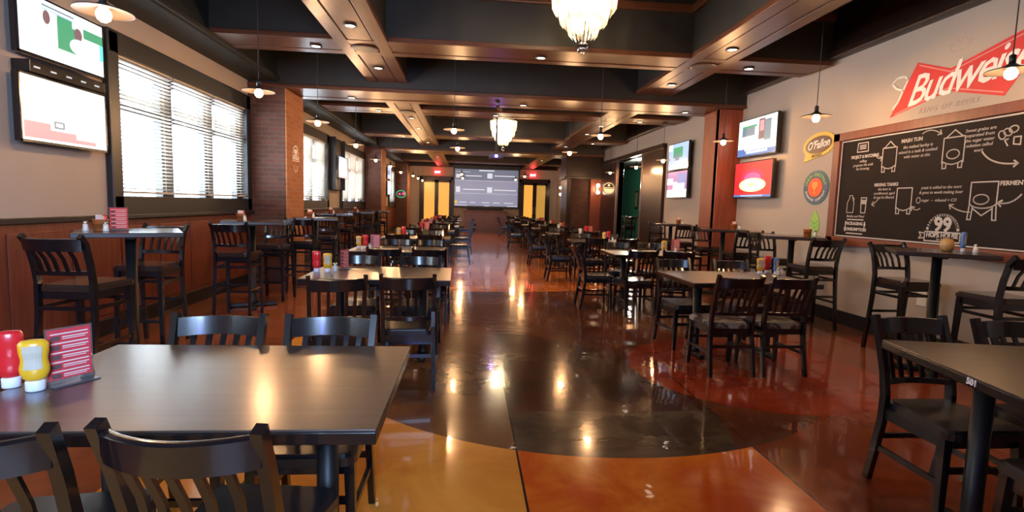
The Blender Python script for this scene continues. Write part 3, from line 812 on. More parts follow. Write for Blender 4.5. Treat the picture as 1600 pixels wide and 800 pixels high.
for k_ in range(5): MB().box(-.36 + .17 * k_, -.30 + .17 * k_, -.012, .0, .14, .143).obj('indicator', 'projected_light', mb_)
tv((XR - .135, 8.39, 2.60), RW, 1.17, .62, 'upper television of the pair beside the bowtie wall sign', [(0, 0, 1, 1, 'tv_white'), (0, 0, 1, .14, 'tv_blue'), (.1, .55, .45, .78, 'tv_grey'), (.1, .78, .5, .84, 'tv_green'), (.55, .4, .7, .95, 'tv_skin'), (.7, .35, .86, .9, 'tv_grey'), (.58, .62, .68, .9, 'tv_palered'), (0, 0, .2, .2, 'tv_blue'), (.25, .06, .8, .12, 'tv_white')])
tv((XR - .135, 8.43, 1.91), RW, 1.17, .60, 'lower television with a red picture, right wall pair near the signs', [(0, 0, 1, 1, 'tv_red'), (.18, .30, .80, .80, 'tv_redpink', 'e'), (.28, .38, .72, .70, 'tv_pink', 'e'), (.14, .14, .86, .54, 'tv_yellow', 'e'), (.22, .18, .80, .50, 'tv_white', 'e'), (.36, .28, .60, .42, 'tv_yellow', 'e'), (0, 0, 1, .06, 'tv_blue'), (.2, .015, .8, .05, 'tv_sky'), ])
tv((XR - .135, 11.62, 2.56), RW, 1.15, .60, 'upper television of the pair past the wood pilaster', [(0, 0, 1, 1, 'tv_sky'), (.25, .45, .72, .85, 'tv_green'), (.35, .35, .55, .6, 'tv_grey'), (0, .0, 1, .2, 'tv_sky'), (0, .75, .2, 1, 'tv_white')])
tv((XR - .135, 11.62, 1.94), RW, 1.15, .60, 'lower television of the pair past the wood pilaster', [(0, 0, 1, 1, 'tv_violet'), (0, 0, 1, .3, 'tv_white'), (.3, .3, .9, .6, 'tv_sky'), (.0, .5, .3, .75, 'tv_white'), (.55, .55, .95, .9, 'tv_blue'), (.1, .32, .3, .5, 'tv_pink')])
hb = hang('television_cabinet', 'tall black cabinet behind the television beyond the first brick column', 'cabinet', (XL, 14.38, 2.30), LW)
MB().box(-.52, .52, -.66, .66, 0, .12, .01).obj('back_panel', 'black_trim', hb); MB().box(-.52, -.48, -.66, .66, .12, .20, .005).obj('side_panel', 'black_trim', hb); MB().box(.48, .52, -.66, .66, .12, .2, .005).obj('side_panel', 'black_trim', hb)
tv((XL + .27, 14.35, 2.22), LW, .95, .55, 'television with a bright blue picture beyond the first brick column', [(0, 0, 1, 1, 'tv_sky'), (0, 0, .7, .35, 'tv_blue'), (.2, .4, .8, .9, 'tv_white'), (.2, .1, .5, .25, 'tv_cyan')])
tv((XL + .13, 23.5, 2.62), LW, 1.1, .6, 'upper far television on the left wall past the second brick column', [(0, 0, 1, 1, 'tv_sky'), (0, .3, .6, .6, 'tv_grey')])
tv((XL + .13, 23.5, 1.95), LW, 1.1, .6, 'lower far television on the left wall past the second brick column', [(0, 0, 1, 1, 'tv_sky'), (.3, .2, .8, .7, 'tv_white')])

# ================================================================== RIGHT WALL SIGNS
def ellipse(cx, cy, a, b_, n=40, rot=0):
    return [(cx + a * math.cos(t) * math.cos(rot) - b_ * math.sin(t) * math.sin(rot), cy + a * math.cos(t) * math.sin(rot) + b_ * math.sin(t) * math.cos(rot)) for t in [2 * PI * i / n for i in range(n)]]
def stroke(mb, pts, w, z0=0, z1=.0015, closed=False, mat=None):
    pts = list(pts) + ([pts[0]] if closed else [])
    for (x0, y0), (x1, y1) in zip(pts, pts[1:]):
        dx, dy = x1 - x0, y1 - y0; l = math.hypot(dx, dy)
        if l < 1e-6: continue
        nx, ny = -dy / l * w / 2, dx / l * w / 2; ex, ey = dx / l * w * .3, dy / l * w * .3
        mb.prism([(x0 - ex + nx, y0 - ey + ny), (x0 - ex - nx, y0 - ey - ny), (x1 + ex - nx, y1 + ey - ny), (x1 + ex + nx, y1 + ey + ny)], z0, z1, mat)
# bowtie beer sign painted on the wall; centre Y 4.95
bw = hang('bowtie_sign', 'large red bowtie beer emblem on the wall above the chalkboard', 'sign', (XR, 5.07, 2.74), RW)
tie = [(-.40, .28), (.01, .12), (.69, .28), (.98, .28), (.58, -.26), (0.0, -.10), (-.72, -.25)]
MB().prism(tie, 0, .004).obj('bowtie', 'red_paint', bw)
ib = MB()
stroke(ib, [(-.375, .245), (.01, .088), (.70, .245), (.92, .245)], .012, .004, .0055)
stroke(ib, [(-.65, -.225), (0.0, -.07), (.57, -.225)], .012, .004, .0055)
ib.obj('border_line', 'pink_paint', bw)
text('Budweiser', .43, 'white_paint', 'script_lettering', bw, (.20, .02, .0075), rz=.085, shear=.5, bold=.004, space=.86, sx=.90)
sw = MB()
stroke(sw, [(-.56, .02), (-.66, .06), (-.72, .12), (-.66, .17), (-.56, .17), (-.50, .13), (-.56, .02), (-.62, -.10), (-.68, -.16)], .022, .004, .008)
sw.obj('script_flourish', 'white_paint', bw)
text('KING OF BEERS.', .075, 'grey_paint', 'tagline_lettering', bw, (0.02, -.245, .002), shear=.3, space=1.35, bold=.001)
cr = MB(); stroke(cr, [(.0, .28), (-.04, .36), (0, .33), (.04, .40), (.08, .34), (.13, .40), (.17, .33), (.22, .36), (.18, .28), (0, .28)], .008, 0, .001)
cr.obj('crown', 'faded_paint', bw)
# O'Fallon badge
of = hang('brewery_badge', 'yellow and brown oval brewery badge left of the chalkboard', 'sign', (XR, 6.99, 2.30), RW)
def badge(a, b_, k):
    pts = ellipse(0, .02, a, b_, 36, .08)
    return pts
MB().prism(badge(.335, .165, 0), 0, .012).prism([(-.27, -.06), (-.30, -.20), (-.05, -.155), (.0, -.13), (.22, -.10), (.27, .02)], .0, .011).obj('yellow_backing', 'yellow_paint', of)
MB().prism(badge(.27, .115, 1), .012, .018).obj('brown_oval', 'brown_paint', of)
text("O'Fallon", .155, 'white_paint', 'script_lettering', of, (0, .02, .020), rz=.08, shear=.35, bold=.003, sx=.88)
text('BREWERY', .05, 'brown_paint', 'small_lettering', of, (-.02, -.125, .014), rz=.05)
# Urban chestnut round sign
uc = hang('round_brewery_sign', 'round teal brewery sign with a red-orange goblet centre', 'sign', (XR, 6.98, 1.74), RW)
MB().prism(ellipse(0, 0, .265, .235, 48), 0, .012).obj('ring', 'teal_paint', uc)
MB().prism(ellipse(0, 0, .25, .22, 48), .012, .016).obj('ring_field', 'blue_ring', uc)
MB().prism(ellipse(0, 0, .15, .13, 48), .016, .022).obj('centre_disc', 'orange_paint', uc)
gb = MB().prism([(-.055, .075), (.055, .075), (.062, .02), (.03, -.02), (.012, -.03), (.012, -.07), (.04, -.085), (-.04, -.085), (-.012, -.07), (-.012, -.03), (-.03, -.02), (-.062, .02)], .022, .026)
gb.obj('goblet', 'gold_paint', uc)
def ring_text(parent, txt, r, size, a0, a1, mat, z, up=True, sy=.88):
    # every letter follows the ring: joined into one mesh
    bm = bmesh.new(); n = len(txt)
    for i, ch in enumerate(txt):
        if ch == ' ': continue
        a = a0 + (a1 - a0) * i / max(1, n - 1)
        me = text_mesh(ch, size, bold=.0008); rot = a - PI / 2 if up else a + PI / 2
        me.transform(Matrix.Translation((r * math.cos(a), r * sy * math.sin(a), z)) @ Matrix.Rotation(rot, 4, 'Z')); bm.from_mesh(me); bpy.data.meshes.remove(me)
    me = bpy.data.meshes.new('ring_lettering'); bm.to_mesh(me); bm.free(); me.materials.clear(); me.materials.append(M[mat])
    for p in me.polygons: p.material_index = 0
    o = bpy.data.objects.new('ring_lettering', me); C.objects.link(o); o.parent = parent
ring_text(uc, 'URBAN CHESTNUT', .20, .062, math.radians(165), math.radians(15), 'lime_paint', .018)
ring_text(uc, 'BREWING COMPANY', .20, .048, math.radians(200), math.radians(340), 'paper_white', .018, up=False)
# green hop leaf
hp = hang('hop_cutout', 'lime green hop cone cutout on the wall below the round sign', 'sign', (XR, 6.95, 1.22), RW)
hl = MB(); hl.prism([(-.015, .20), (.015, .20), (.07, .12), (.10, .03), (.09, -.06), (.05, -.13), (0, -.18), (-.05, -.13), (-.09, -.06), (-.10, .03), (-.07, .12)], 0, .01)
hl.obj('hop_cone', 'lime_paint', hp)
vn = MB()
for r in range(4):
    stroke(vn, [(-.08 + .01 * r, .07 - .06 * r), (0, .02 - .06 * r), (.08 - .01 * r, .07 - .06 * r)], .006, .01, .012)
vn.obj('scale_lines', 'teal_paint', hp)
ot = hang('wall_outlet', 'white outlet plate low on the right wall behind a stool', 'outlet', (XR, 5.12, .53), RW)
MB().box(-.06, .06, -.075, .075, 0, .008, .003).obj('cover_plate', 'plate_white', ot); MB().box(-.015, .015, .012, .042, .008, .012).box(-.015, .015, -.042, -.012, .008, .012).obj('socket', 'plate_white', ot)

# chalkboard: Y from 6.62 to 2.9, z .99 to 2.41
CB = hang('chalkboard', 'huge framed chalkboard with brewing diagram on the right wall', 'chalkboard', (XR, 6.64, 1.0), RW)
cw, chh = 3.9, 1.41
MB().box(0, cw, 0, .10, 0, .05, .006).box(0, cw, chh - .10, chh, 0, .05, .006).box(0, .12, 0, chh, 0, .05, .006).box(cw - .12, cw, 0, chh, 0, .05, .006).obj('frame', 'board_frame_wood', CB)
MB().box(.1, cw - .1, .08, chh - .08, 0, .02).obj('writing_surface', 'chalk_black', CB)
ln = MB(); stroke(ln, [(.14, .115), (cw - .14, .115), (cw - .14, chh - .115), (.14, chh - .115)], .014, .02, .026, True); ln.obj('inner_border', 'chalk', CB)
ZB = .0205
def bx(Yv, zv): return (6.64 - Yv, zv - 1.0)
def chalk(name, strokes, w=.011):
    mb = MB()
    for st in strokes: stroke(mb, st, w, ZB, ZB + .0012)
    return mb.obj(name, 'chalk', CB)
def ctext(txt, Yv, zv, size, **kw):
    x, y_ = bx(Yv, zv)
    text(txt, size, 'chalk', 'chalk_lettering', CB, (x, y_, ZB), **kw)
def arcp(cx, cy, r, a0, a1, n=10, sy=1):
    return [(cx + r * math.cos(math.radians(a0 + (a1 - a0) * i / n)), cy + sy * r * math.sin(math.radians(a0 + (a1 - a0) * i / n))) for i in range(n + 1)]
def kettle(Yv, z0, z1, hw_, roof=True, circle=False, feet='u'):
    x, yb = bx(Yv, z0); _, yt = bx(Yv, z1); st = []
    yr = yt - .07 if roof else yt
    st.append([(x - hw_, yb), (x - hw_, yr), (x + hw_, yr), (x + hw_, yb)])
    if roof: st.append([(x - hw_ * .8, yr), (x, yt), (x + hw_ * .8, yr)])
    st.append([(x - hw_, yb + .02), (x - hw_ * .5, yb - .005), (x, yb - .015), (x + hw_ * .5, yb - .005), (x + hw_, yb + .02)])
    for s_ in (-1, 1): st.append([(x + s_ * hw_ * .75 - .02, yb), (x + s_ * hw_ * .75 - .02, yb - .05), (x + s_ * hw_ * .75 + .02, yb - .05), (x + s_ * hw_ * .75 + .02, yb)])
    if circle: st.append(ellipse(x, yb + .085, hw_ * .6, .045, 20) + [ellipse(x, yb + .085, hw_ * .6, .045, 20)[0]])
    return st
chalk('kettle_drawing', kettle(5.72, 1.93, 2.22, .10))
chalk('kettle_drawing', kettle(4.92, 1.92, 2.24, .115, circle=True))
chalk('tank_drawing', kettle(5.46, 1.46, 1.69, .10, roof=False))
x, y_ = bx(4.56, 1.56)
chalk('fermenter_drawing', [[(x - .13, y_ - .05), (x - .13, y_ + .16), (x + .13, y_ + .16), (x + .13, y_ - .05)], ellipse(x - .02, y_ + .0, .075, .045, 20) + [(x + .055, y_)], arcp(x, y_ - .03, .13, 200, 340, 8, .4),
       [(x - .1, y_ - .08), (x, y_ - .15), (x + .1, y_ - .08)], [(x - .13, y_ - .06), (x - .14, y_ - .19), (x - .105, y_ - .19), (x - .095, y_ - .07)], [(x + .13, y_ - .06), (x + .14, y_ - .19), (x + .105, y_ - .19), (x + .095, y_ - .07)]])
def arrow(p, c, q, flip=1):
    pts = []
    for i in range(11):
        t_ = i / 10; pts.append(((1 - t_) ** 2 * p[0] + 2 * t_ * (1 - t_) * c[0] + t_ * t_ * q[0], (1 - t_) ** 2 * p[1] + 2 * t_ * (1 - t_) * c[1] + t_ * t_ * q[1]))
    dx, dy = q[0] - pts[-2][0], q[1] - pts[-2][1]; a = math.atan2(dy, dx)
    h = [(q[0] + .045 * math.cos(a + s_ * 2.5), q[1] + .045 * math.sin(a + s_ * 2.5)) for s_ in (1, -1)]
    return [pts, [h[0], q, h[1]]]
def A(p, c, q): return arrow(bx(*p), bx(*c), bx(*q))
chalk('arrow_drawing', A((5.93, 2.09), (5.88, 2.02), (5.82, 2.05)))
chalk('arrow_drawing', A((5.30, 2.25), (5.2, 2.31), (5.07, 2.22)))
chalk('arrow_drawing', A((4.62, 2.00), (4.52, 1.86), (4.28, 1.87)), .014)
chalk('arrow_drawing', A((4.22, 1.60), (4.30, 1.50), (4.42, 1.53)), .014)
chalk('arrow_drawing', A((4.68, 1.44), (4.80, 1.44), (4.90, 1.51)))
chalk('arrow_drawing', A((5.24, 1.47), (5.30, 1.43), (5.35, 1.49)))
chalk('arrow_drawing', A((5.83, 1.57), (5.87, 1.52), (5.92, 1.51)))
x, y_ = bx(6.27, 1.50)
chalk('growler_drawing', [[(x - .055, y_ - .09), (x - .055, y_ + .03), (x - .02, y_ + .09), (x - .02, y_ + .12), (x + .03, y_ + .12), (x + .03, y_ + .09), (x + .06, y_ + .03), (x + .055, y_ - .09), (x - .055, y_ - .09)], [(x + .03, y_ + .1), (x + .06, y_ + .08), (x + .05, y_ + .05)]], .008)
x, y_ = bx(6.05, 1.50)
chalk('pint_glass_drawing', [[(x - .035, y_ - .09), (x - .045, y_ + .09), (x + .045, y_ + .09), (x + .035, y_ - .09), (x - .035, y_ - .09)], [(x - .04, y_ + .02), (x + .04, y_ + .02)], [(x - .04, y_ + .045), (x + .04, y_ + .045)], [(x - .04, y_ + .06), (x + .04, y_ + .06)], [(x - .04, y_ + .032), (x + .04, y_ + .032)]])
x, y_ = bx(4.37, 2.13)
lf = [ellipse(x - .03 + .05 * k, y_ + .02 * k + .02, .04, .03, 12, .6 * k - .5) for k in range(-1, 2)]
chalk('hop_drawing', [l + [l[0]] for l in lf] + [[(x - .02, y_ - .10), (x - .05, y_ - .05), (x - .02, y_ - .04)], [(x + .03, y_ - .03), (x + .03, y_ - .09), (x + .09, y_ - .10), (x + .09, y_ - .03), (x + .03, y_ - .03)]])
x, y_ = bx(6.14, 2.20)
chalk('malt_sack_drawing', [[(x - .09, y_ - .055), (x - .08, y_ + .05), (x + .08, y_ + .05), (x + .09, y_ - .055), (x - .09, y_ - .055)], [(x - .05, y_ + .02), (x + .05, y_ + .02)], [(x - .05, y_), (x + .05, y_)], [(x - .05, y_ - .02), (x + .05, y_ - .02)]], .012)
ctext('PROJECT & MATCHING', 6.10, 2.085, .052, bold=.0015, sx=.82)
for k, s_ in enumerate(('milling', 'prepares the malt', 'for brewing')): ctext(s_, 6.12, 2.03 - .045 * k, .045, shear=.2)
ctext('MASH TUN', 5.43, 2.20, .055, bold=.0015)
for k, s_ in enumerate(('the malted barley is', 'mixed in a tank & cooked', 'with water at this')): ctext(s_, 5.35, 2.13 - .052 * k, .047, shear=.2, rz=0)
for k, s_ in enumerate(('Sweet grains are', 'separated from', 'the sugar water', 'solution called', 'wort')): ctext(s_, 4.66, 2.21 - .048 * k, .045, shear=.2)
ctext('MIXING TANKS', 5.73, 1.735, .05, bold=.0015)
for k, s_ in enumerate(('the beer is', 'conditioned, aged', '& may be filtered')): ctext(s_, 5.75, 1.685 - .047 * k, .043, shear=.2)
for k, s_ in enumerate(('yeast is added to the wort', '& goes to work making beer')): ctext(s_, 5.02, 1.685 - .05 * k, .043, shear=.2)
ctext('sugar  \u2013  ethanol + CO', 5.03, 1.555, .043, shear=.2)
x, y_ = bx(5.27, 1.555); chalk('sugar_drawing', [ellipse(x, y_, .025, .03, 12) + [(x + .025, y_)]], .008)
ctext('FERMENT', 4.30, 1.70, .055, bold=.0015, align='CENTER')
ctext('Bottles and Pints!', 6.17, 1.365, .042, shear=.2)
ctext('PACKAGING &', 6.16, 1.275, .052, bold=.002)
ctext('CONSUMPTION', 6.16, 1.205, .052, bold=.002)
x, y_ = bx(6.17, 1.24)
chalk('scroll_border', [[(x - .13, y_ + .085), (x + .14, y_ + .085)], [(x - .13, y_ - .085), (x + .14, y_ - .085)], [(x - .16, y_ - .06), (x - .155, y_ + .06)], [(x + .165, y_ - .05), (x + .165, y_ + .06)]], .014)
# house emblem
x, y_ = bx(4.95, 1.22)
chalk('emblem_arch', [arcp(x, y_ + .02, .175, 8, 172, 18, .95)], .028)
chalk('emblem_ribbon', [[(x - .20, y_ - .08), (x + .20, y_ - .08), (x + .20, y_ + .015), (x - .20, y_ + .015), (x - .20, y_ - .08)], [(x - .20, y_ - .005), (x - .27, y_ + .005), (x - .245, y_ - .03), (x - .27, y_ - .06), (x - .20, y_ - .05)], [(x + .20, y_ - .005), (x + .27, y_ + .005), (x + .245, y_ - .03), (x + .27, y_ - .06), (x + .20, y_ - .05)]], .013)
text('99', .20, 'chalk', 'emblem_number', CB, (x, y_ + .085, ZB), bold=.007)
text('HOPS HOUSE', .068, 'chalk', 'emblem_lettering', CB, (x, y_ - .018, ZB), bold=.003, sx=.88)
text('bar & grill', .03, 'chalk', 'emblem_lettering', CB, (x, y_ - .058, ZB), shear=.3)

# signs elsewhere
bs = hang('painted_wall_sign', 'white painted round emblem on the lit side of the first brick column', 'sign', (-2.952, 9.45, 2.08), LW)
e_ = MB(); stroke(e_, arcp(0, .05, .14, 0, 180, 12), .025, 0, .002); stroke(e_, [(-.17, -.06), (.17, -.06), (.17, .02), (-.17, .02), (-.17, -.06)], .012, 0, .002); stroke(e_, [(-.1, -.14), (-.06, -.22), (0, -.25), (.06, -.22), (.1, -.14)], .014, 0, .002)
e_.obj('emblem', 'white_paint', bs); text('99', .15, 'white_paint', 'number_print', bs, (0, .075, .001), bold=.005); text('HOPS HOUSE', .055, 'white_paint', 'lettering', bs, (0, -.02, .001), bold=.002, sx=.85)
rs = hang('round_wall_sign', 'round black and white sign projecting from the dark panel before the pier', 'sign', (4.49, 16.95, 2.0), FW)
MB().box(.15, .25, -.015, .015, .0, .02).box(.24, .26, -.06, .06, -.01, .03).obj('bracket', 'black_trim', rs)
MB().prism(ellipse(0, 0, .19, .19, 36), 0, .03).obj('backing_disc', 'black_trim', rs)
rg = MB(); stroke(rg, ellipse(0, 0, .175, .175, 36), .016, .03, .034, True); rg.prism([(-.165, -.01), (.165, -.01), (.135, -.1), (.07, -.155), (-.07, -.155), (-.135, -.1)], .03, .033); rg.prism(ellipse(0, .10, .035, .035, 14), .03, .033); rg.prism([(-.16, .03), (.16, .03), (.16, .012), (-.16, .012)], .03, .033)
rg.obj('white_print', 'paper_white', rs)

# ================================================================== FAR END
sc = thing('projection_screen', 'large projection screen showing a grey-blue menu on the far wall', 'screen', (.935, YF - .20, 0))
MB().box(-1.76, 1.76, -.03, .03, 1.18, 3.28, .01).box(-1.78, 1.78, -.05, .07, 3.22, 3.40, .01).obj('frame', 'black_trim', sc)
ps = MB(); mats = ['projected', 'projected_light', 'projected_mid', 'projected_yellow', 'projected_dark']
def P(x0, x1, z0, z1, k, l): ps.box(-1.68 + 3.36 * x0, -1.68 + 3.36 * x1, -.034 - .001 * l, -.0335 - .001 * l, 1.27 + 1.93 * z0, 1.27 + 1.93 * z1, 0, k)
P(0, 1, 0, 1, 0, 0); P(0, 1, .68, .70, 2, 1); P(0, 1, .33, .35, 2, 1); P(0, 1, .70, 1, 4, 1)
P(.38, .62, .95, .985, 1, 2); P(.02, .08, .76, .86, 1, 2); P(.02, .24, .915, .925, 1, 2); P(.51, .59, .76, .90, 1, 2); P(.02, .085, .37, .52, 1, 2); P(.51, .59, .37, .52, 1, 2)
P(.0, .045, .06, .14, 3, 2)
for a_, b__ in ((.07, .19), (.25, .33), (.43, .55), (.61, .72), (.78, .93)): P(a_, b__, .085, .105, 1, 2)
P(0, .2, .0, .02, 1, 2); P(.47, .55, .0, .02, 1, 2); P(.83, 1, 0, .02, 1, 2)
for x0, x1, z in ((.17, .42, .805), (.62, .96, .82), (.13, .47, .435), (.62, .97, .435)): P(x0, x1, z, z + .025, 1, 2)
ps.obj('projected_picture', mats, sc)
sb = thing('soundbar', 'long dark soundbar between the screen and the bar counter', 'speaker', (.9, YF - .14, 1.07))
MB().box(-1.0, .95, -.07, .07, 0, .085, .015).obj('housing', 'dark_panel_wood', sb); MB().box(-.98, .93, -.073, -.069, .012, .072).obj('grille', 'speaker_grey', sb)
bc = thing('bar_cabinet', 'reddish wooden bar cabinet against the far wall under the screen', 'cabinet', (.88, YF - .42, 0))
MB().box(-1.08, 1.08, -.30, .38, .10, .96).box(-1.04, 1.04, -.26, .38, 0, .10).obj('body', 'bar_wood', bc)
MB().box(-1.16, 1.16, -.38, .40, .96, 1.02, .01).obj('countertop', 'column_wood', bc)
for k in range(4): MB().box(-1.02 + .51 * k, -1.02 + .51 * k + .49, -.318, -.30, .16, .90, .006).obj('door', 'bar_wood', bc)
for side, x in (('left', -1.66), ('right', 3.42)):
    e = thing('exit_sign', 'glowing red exit sign over the %s far double door' % side, 'sign', (x, YF - .06, 2.99))
    MB().box(-.17, .17, -.03, .06, -.10, .10, .008).obj('housing', 'exit_red', e)
    tx = text('EXIT', .15, 'exit_text', 'exit_lettering', e, (0, 0, 0), bold=.004); tx.rotation_euler = (PI / 2, 0, 0); tx.location = (0, -.032, -.0)
    lamp('exit_glow', 'POINT', (0, -.22, .05), 5, (1, .03, .03), parent=e, shadow_soft_size=.1)

# sconces
def sconce(loc, M3, label, s=1):
    t = hang('wall_sconce', label, 'lamp', loc, M3, 'wall sconces')
    MB().box(-.06 * s, .06 * s, -.16 * s, .16 * s, 0, .03, .006).obj('back_plate', 'shade_metal', t)
    sh = MB()
    for z in (-.12, .12): sh.lathe([(.03, -.06), (.06, -.03), (.07, 0), (.06, .03), (.03, .06)], 14, (0, z * s, .09))
    sh.obj('lamp_shade', 'sconce_white', t)
    lamp('sconce_light', 'POINT', (0, 0, .25), 14, (1, .65, .35), parent=t, shadow_soft_size=.08)
sconce((4.56, 18.74, 2.03), FW, 'double-globe sconce on the reddish pilaster of the pier')
sconce((XR, 27.0, 2.15), RW, 'bright wall sconce on the pale wall near the right far door', 1.4)
# wall pictures and furniture in the green room
for k, (y_, z, w_, h_) in enumerate(((20.6, 1.72, .5, .55), (22.4, 1.75, .35, .75))):
    fp = hang('framed_picture', '%s dark framed picture on the green side-room wall' % ('nearer', 'farther')[k], 'picture', (7.2, y_, z), RW, 'green room pictures')
    MB().box(-w_ / 2, w_ / 2, -h_ / 2, h_ / 2, 0, .04, .008).obj('frame', 'dark_panel_wood', fp); MB().box(-w_ / 2 + .08, w_ / 2 - .08, -h_ / 2 + .08, h_ / 2 - .08, .04, .044).obj('print', 'tan_jar', fp)
place(HT, (6.0, 19.2, 0), .1, 'dark high table seen in the green side room', 'high tables along the walls')
for dx, dy, r, wh in ((-.5, -.5, 0, 'nearer'), (.2, .62, PI, 'farther')): place(ST, (6.0 + dx * .5, 19.2 + dy, 0), r, '%s tall stool at the table in the green side room' % wh, 'tall stools')
lamp('assumed_side_room_light', 'POINT', (6.0, 19.0, 2.7), 220, (1, .9, .75), shadow_soft_size=.15)  # assumed light to brighten the green room, no fixture built

# neon sign on the third brick column
ns = hang('neon_sign', 'small red and green neon sign on the farthest brick column', 'sign', (-3.25, 26.18, 1.75), FW)
n1 = MB(); stroke(n1, ellipse(0, 0, .22, .17, 24), .02, .01, .03, True); n1.obj('neon_ring', 'neon_green', ns)
n2 = MB().prism(ellipse(.12, .02, .06, .05, 12), .01, .03).prism(ellipse(-.08, 0, .05, .04, 12), .01, .02); n2.obj('neon_lettering', 'neon_red', ns)
MB().prism(ellipse(0, 0, .25, .2, 24), 0, .01).obj('backing', 'black_trim', ns)

# ================================================================== LIGHTS
def pendant_proto():
    t = thing('pendant_lamp', '', 'lamp')
    MB().lathe([(.028, .050), (.033, .046), (.055, .030), (.155, .004), (.160, -.005), (.154, -.003), (.055, .020), (.028, .026)], 28).obj('shade', 'shade_metal', t)
    MB().lathe([(.016, -.05), (.034, -.035), (.042, -.010), (.038, .012), (.022, .034)], 16, (0, 0, -.012)).obj('bulb', 'bulb_warm', t, smooth=True)
    MB().lathe([(.022, .05), (.022, .11), (.010, .12)], 12).obj('socket', 'black_trim', t)
    MB().tube([(0, 0, 0), (0, 0, 1)], .0045, 6).obj('cord', 'cord_dark', t, loc=(0, 0, .115))
    MB().lathe([(.05, -.02), (.06, -.008), (.06, 0)], 16).obj('ceiling_rose', 'black_trim', t)
    lamp('pendant_light', 'POINT', (0, 0, -.10), 24 * K_PEND, (1, .55, .25), parent=t, shadow_soft_size=.045)
    return t
PEN = pendant_proto()
PZ = 2.485
spots = [('left', -2.24, 3.56), ('left', -2.2, 5.87), ('left', -2.17, 7.94), ('left', -2.25, 10.92), ('left', -2.49, 14.62), ('left', -2.46, 17.07), ('left', -2.53, 20.19), ('left', -2.3, 22.4), ('left', -2.3, 24.6), ('left', -2.3, 26.9),
         ('right', 4.01, 3.76), ('right', 3.92, 5.87), ('right', 4.0, 8.25), ('right', 4.34, 11.78), ('right', 4.40, 13.9), ('right', 4.40, 16.5)]
def ceil_at(x, y_):
    if x < -3.05: return 3.24
    for a, b_ in DROPS:
        if a - .03 <= y_ <= b_ + .03: return 3.15
    if -1.66 <= x <= -1.02 or 2.78 <= x <= 3.40: return 3.30
    for a, b_ in [(2.0, 2.62), (6.75, 7.4), (11.4, 12.1), (15.8, 16.45), (21.0, 21.6), (25.3, 25.9)]:
        if a - .03 <= y_ <= b_ + .03: return 3.302
    return ZC
def pendant(x, y_, label):
    o = place(PEN, (x, y_, PZ), 0, label, 'shallow pendant lamps')
    L_ = ceil_at(x, y_) - PZ
    bpy.context.view_layer.update()
    for c in o.children:
        if c.name.startswith('cord'): c.scale = (1, 1, L_ - .115)
        if c.name.startswith('ceiling_rose'): c.location = (0, 0, L_)
cnt = {'left': 0, 'right': 0}
for sd, x, y_ in spots:
    i = cnt[sd]; cnt[sd] += 1
    pendant(x, y_, 'shallow metal pendant lamp, %s from the camera above the %s wall tables' % (ORD[i], sd))
for x, y_, wh in ((-.24, 8.18, 'left'), (2.0, 8.16, 'right')): pendant(x, y_, 'pendant lamp before the first dropped beam, %s of the room centre' % wh)
for x, y_, wh in ((-.24, 10.8, 'left'), (2.03, 10.85, 'right')): pendant(x, y_, 'pendant lamp just past the first dropped beam, %s of the room centre' % wh)
for x, y_, wh in ((-.28, 20.1, 'left, before the screen'), (-.27, 23.1, 'left, closest to the screen'), (2.1, 20.2, 'right, before the far door'), (2.0, 23.0, 'right, closest to the far door')): pendant(x, y_, 'small distant pendant lamp, %s' % wh)

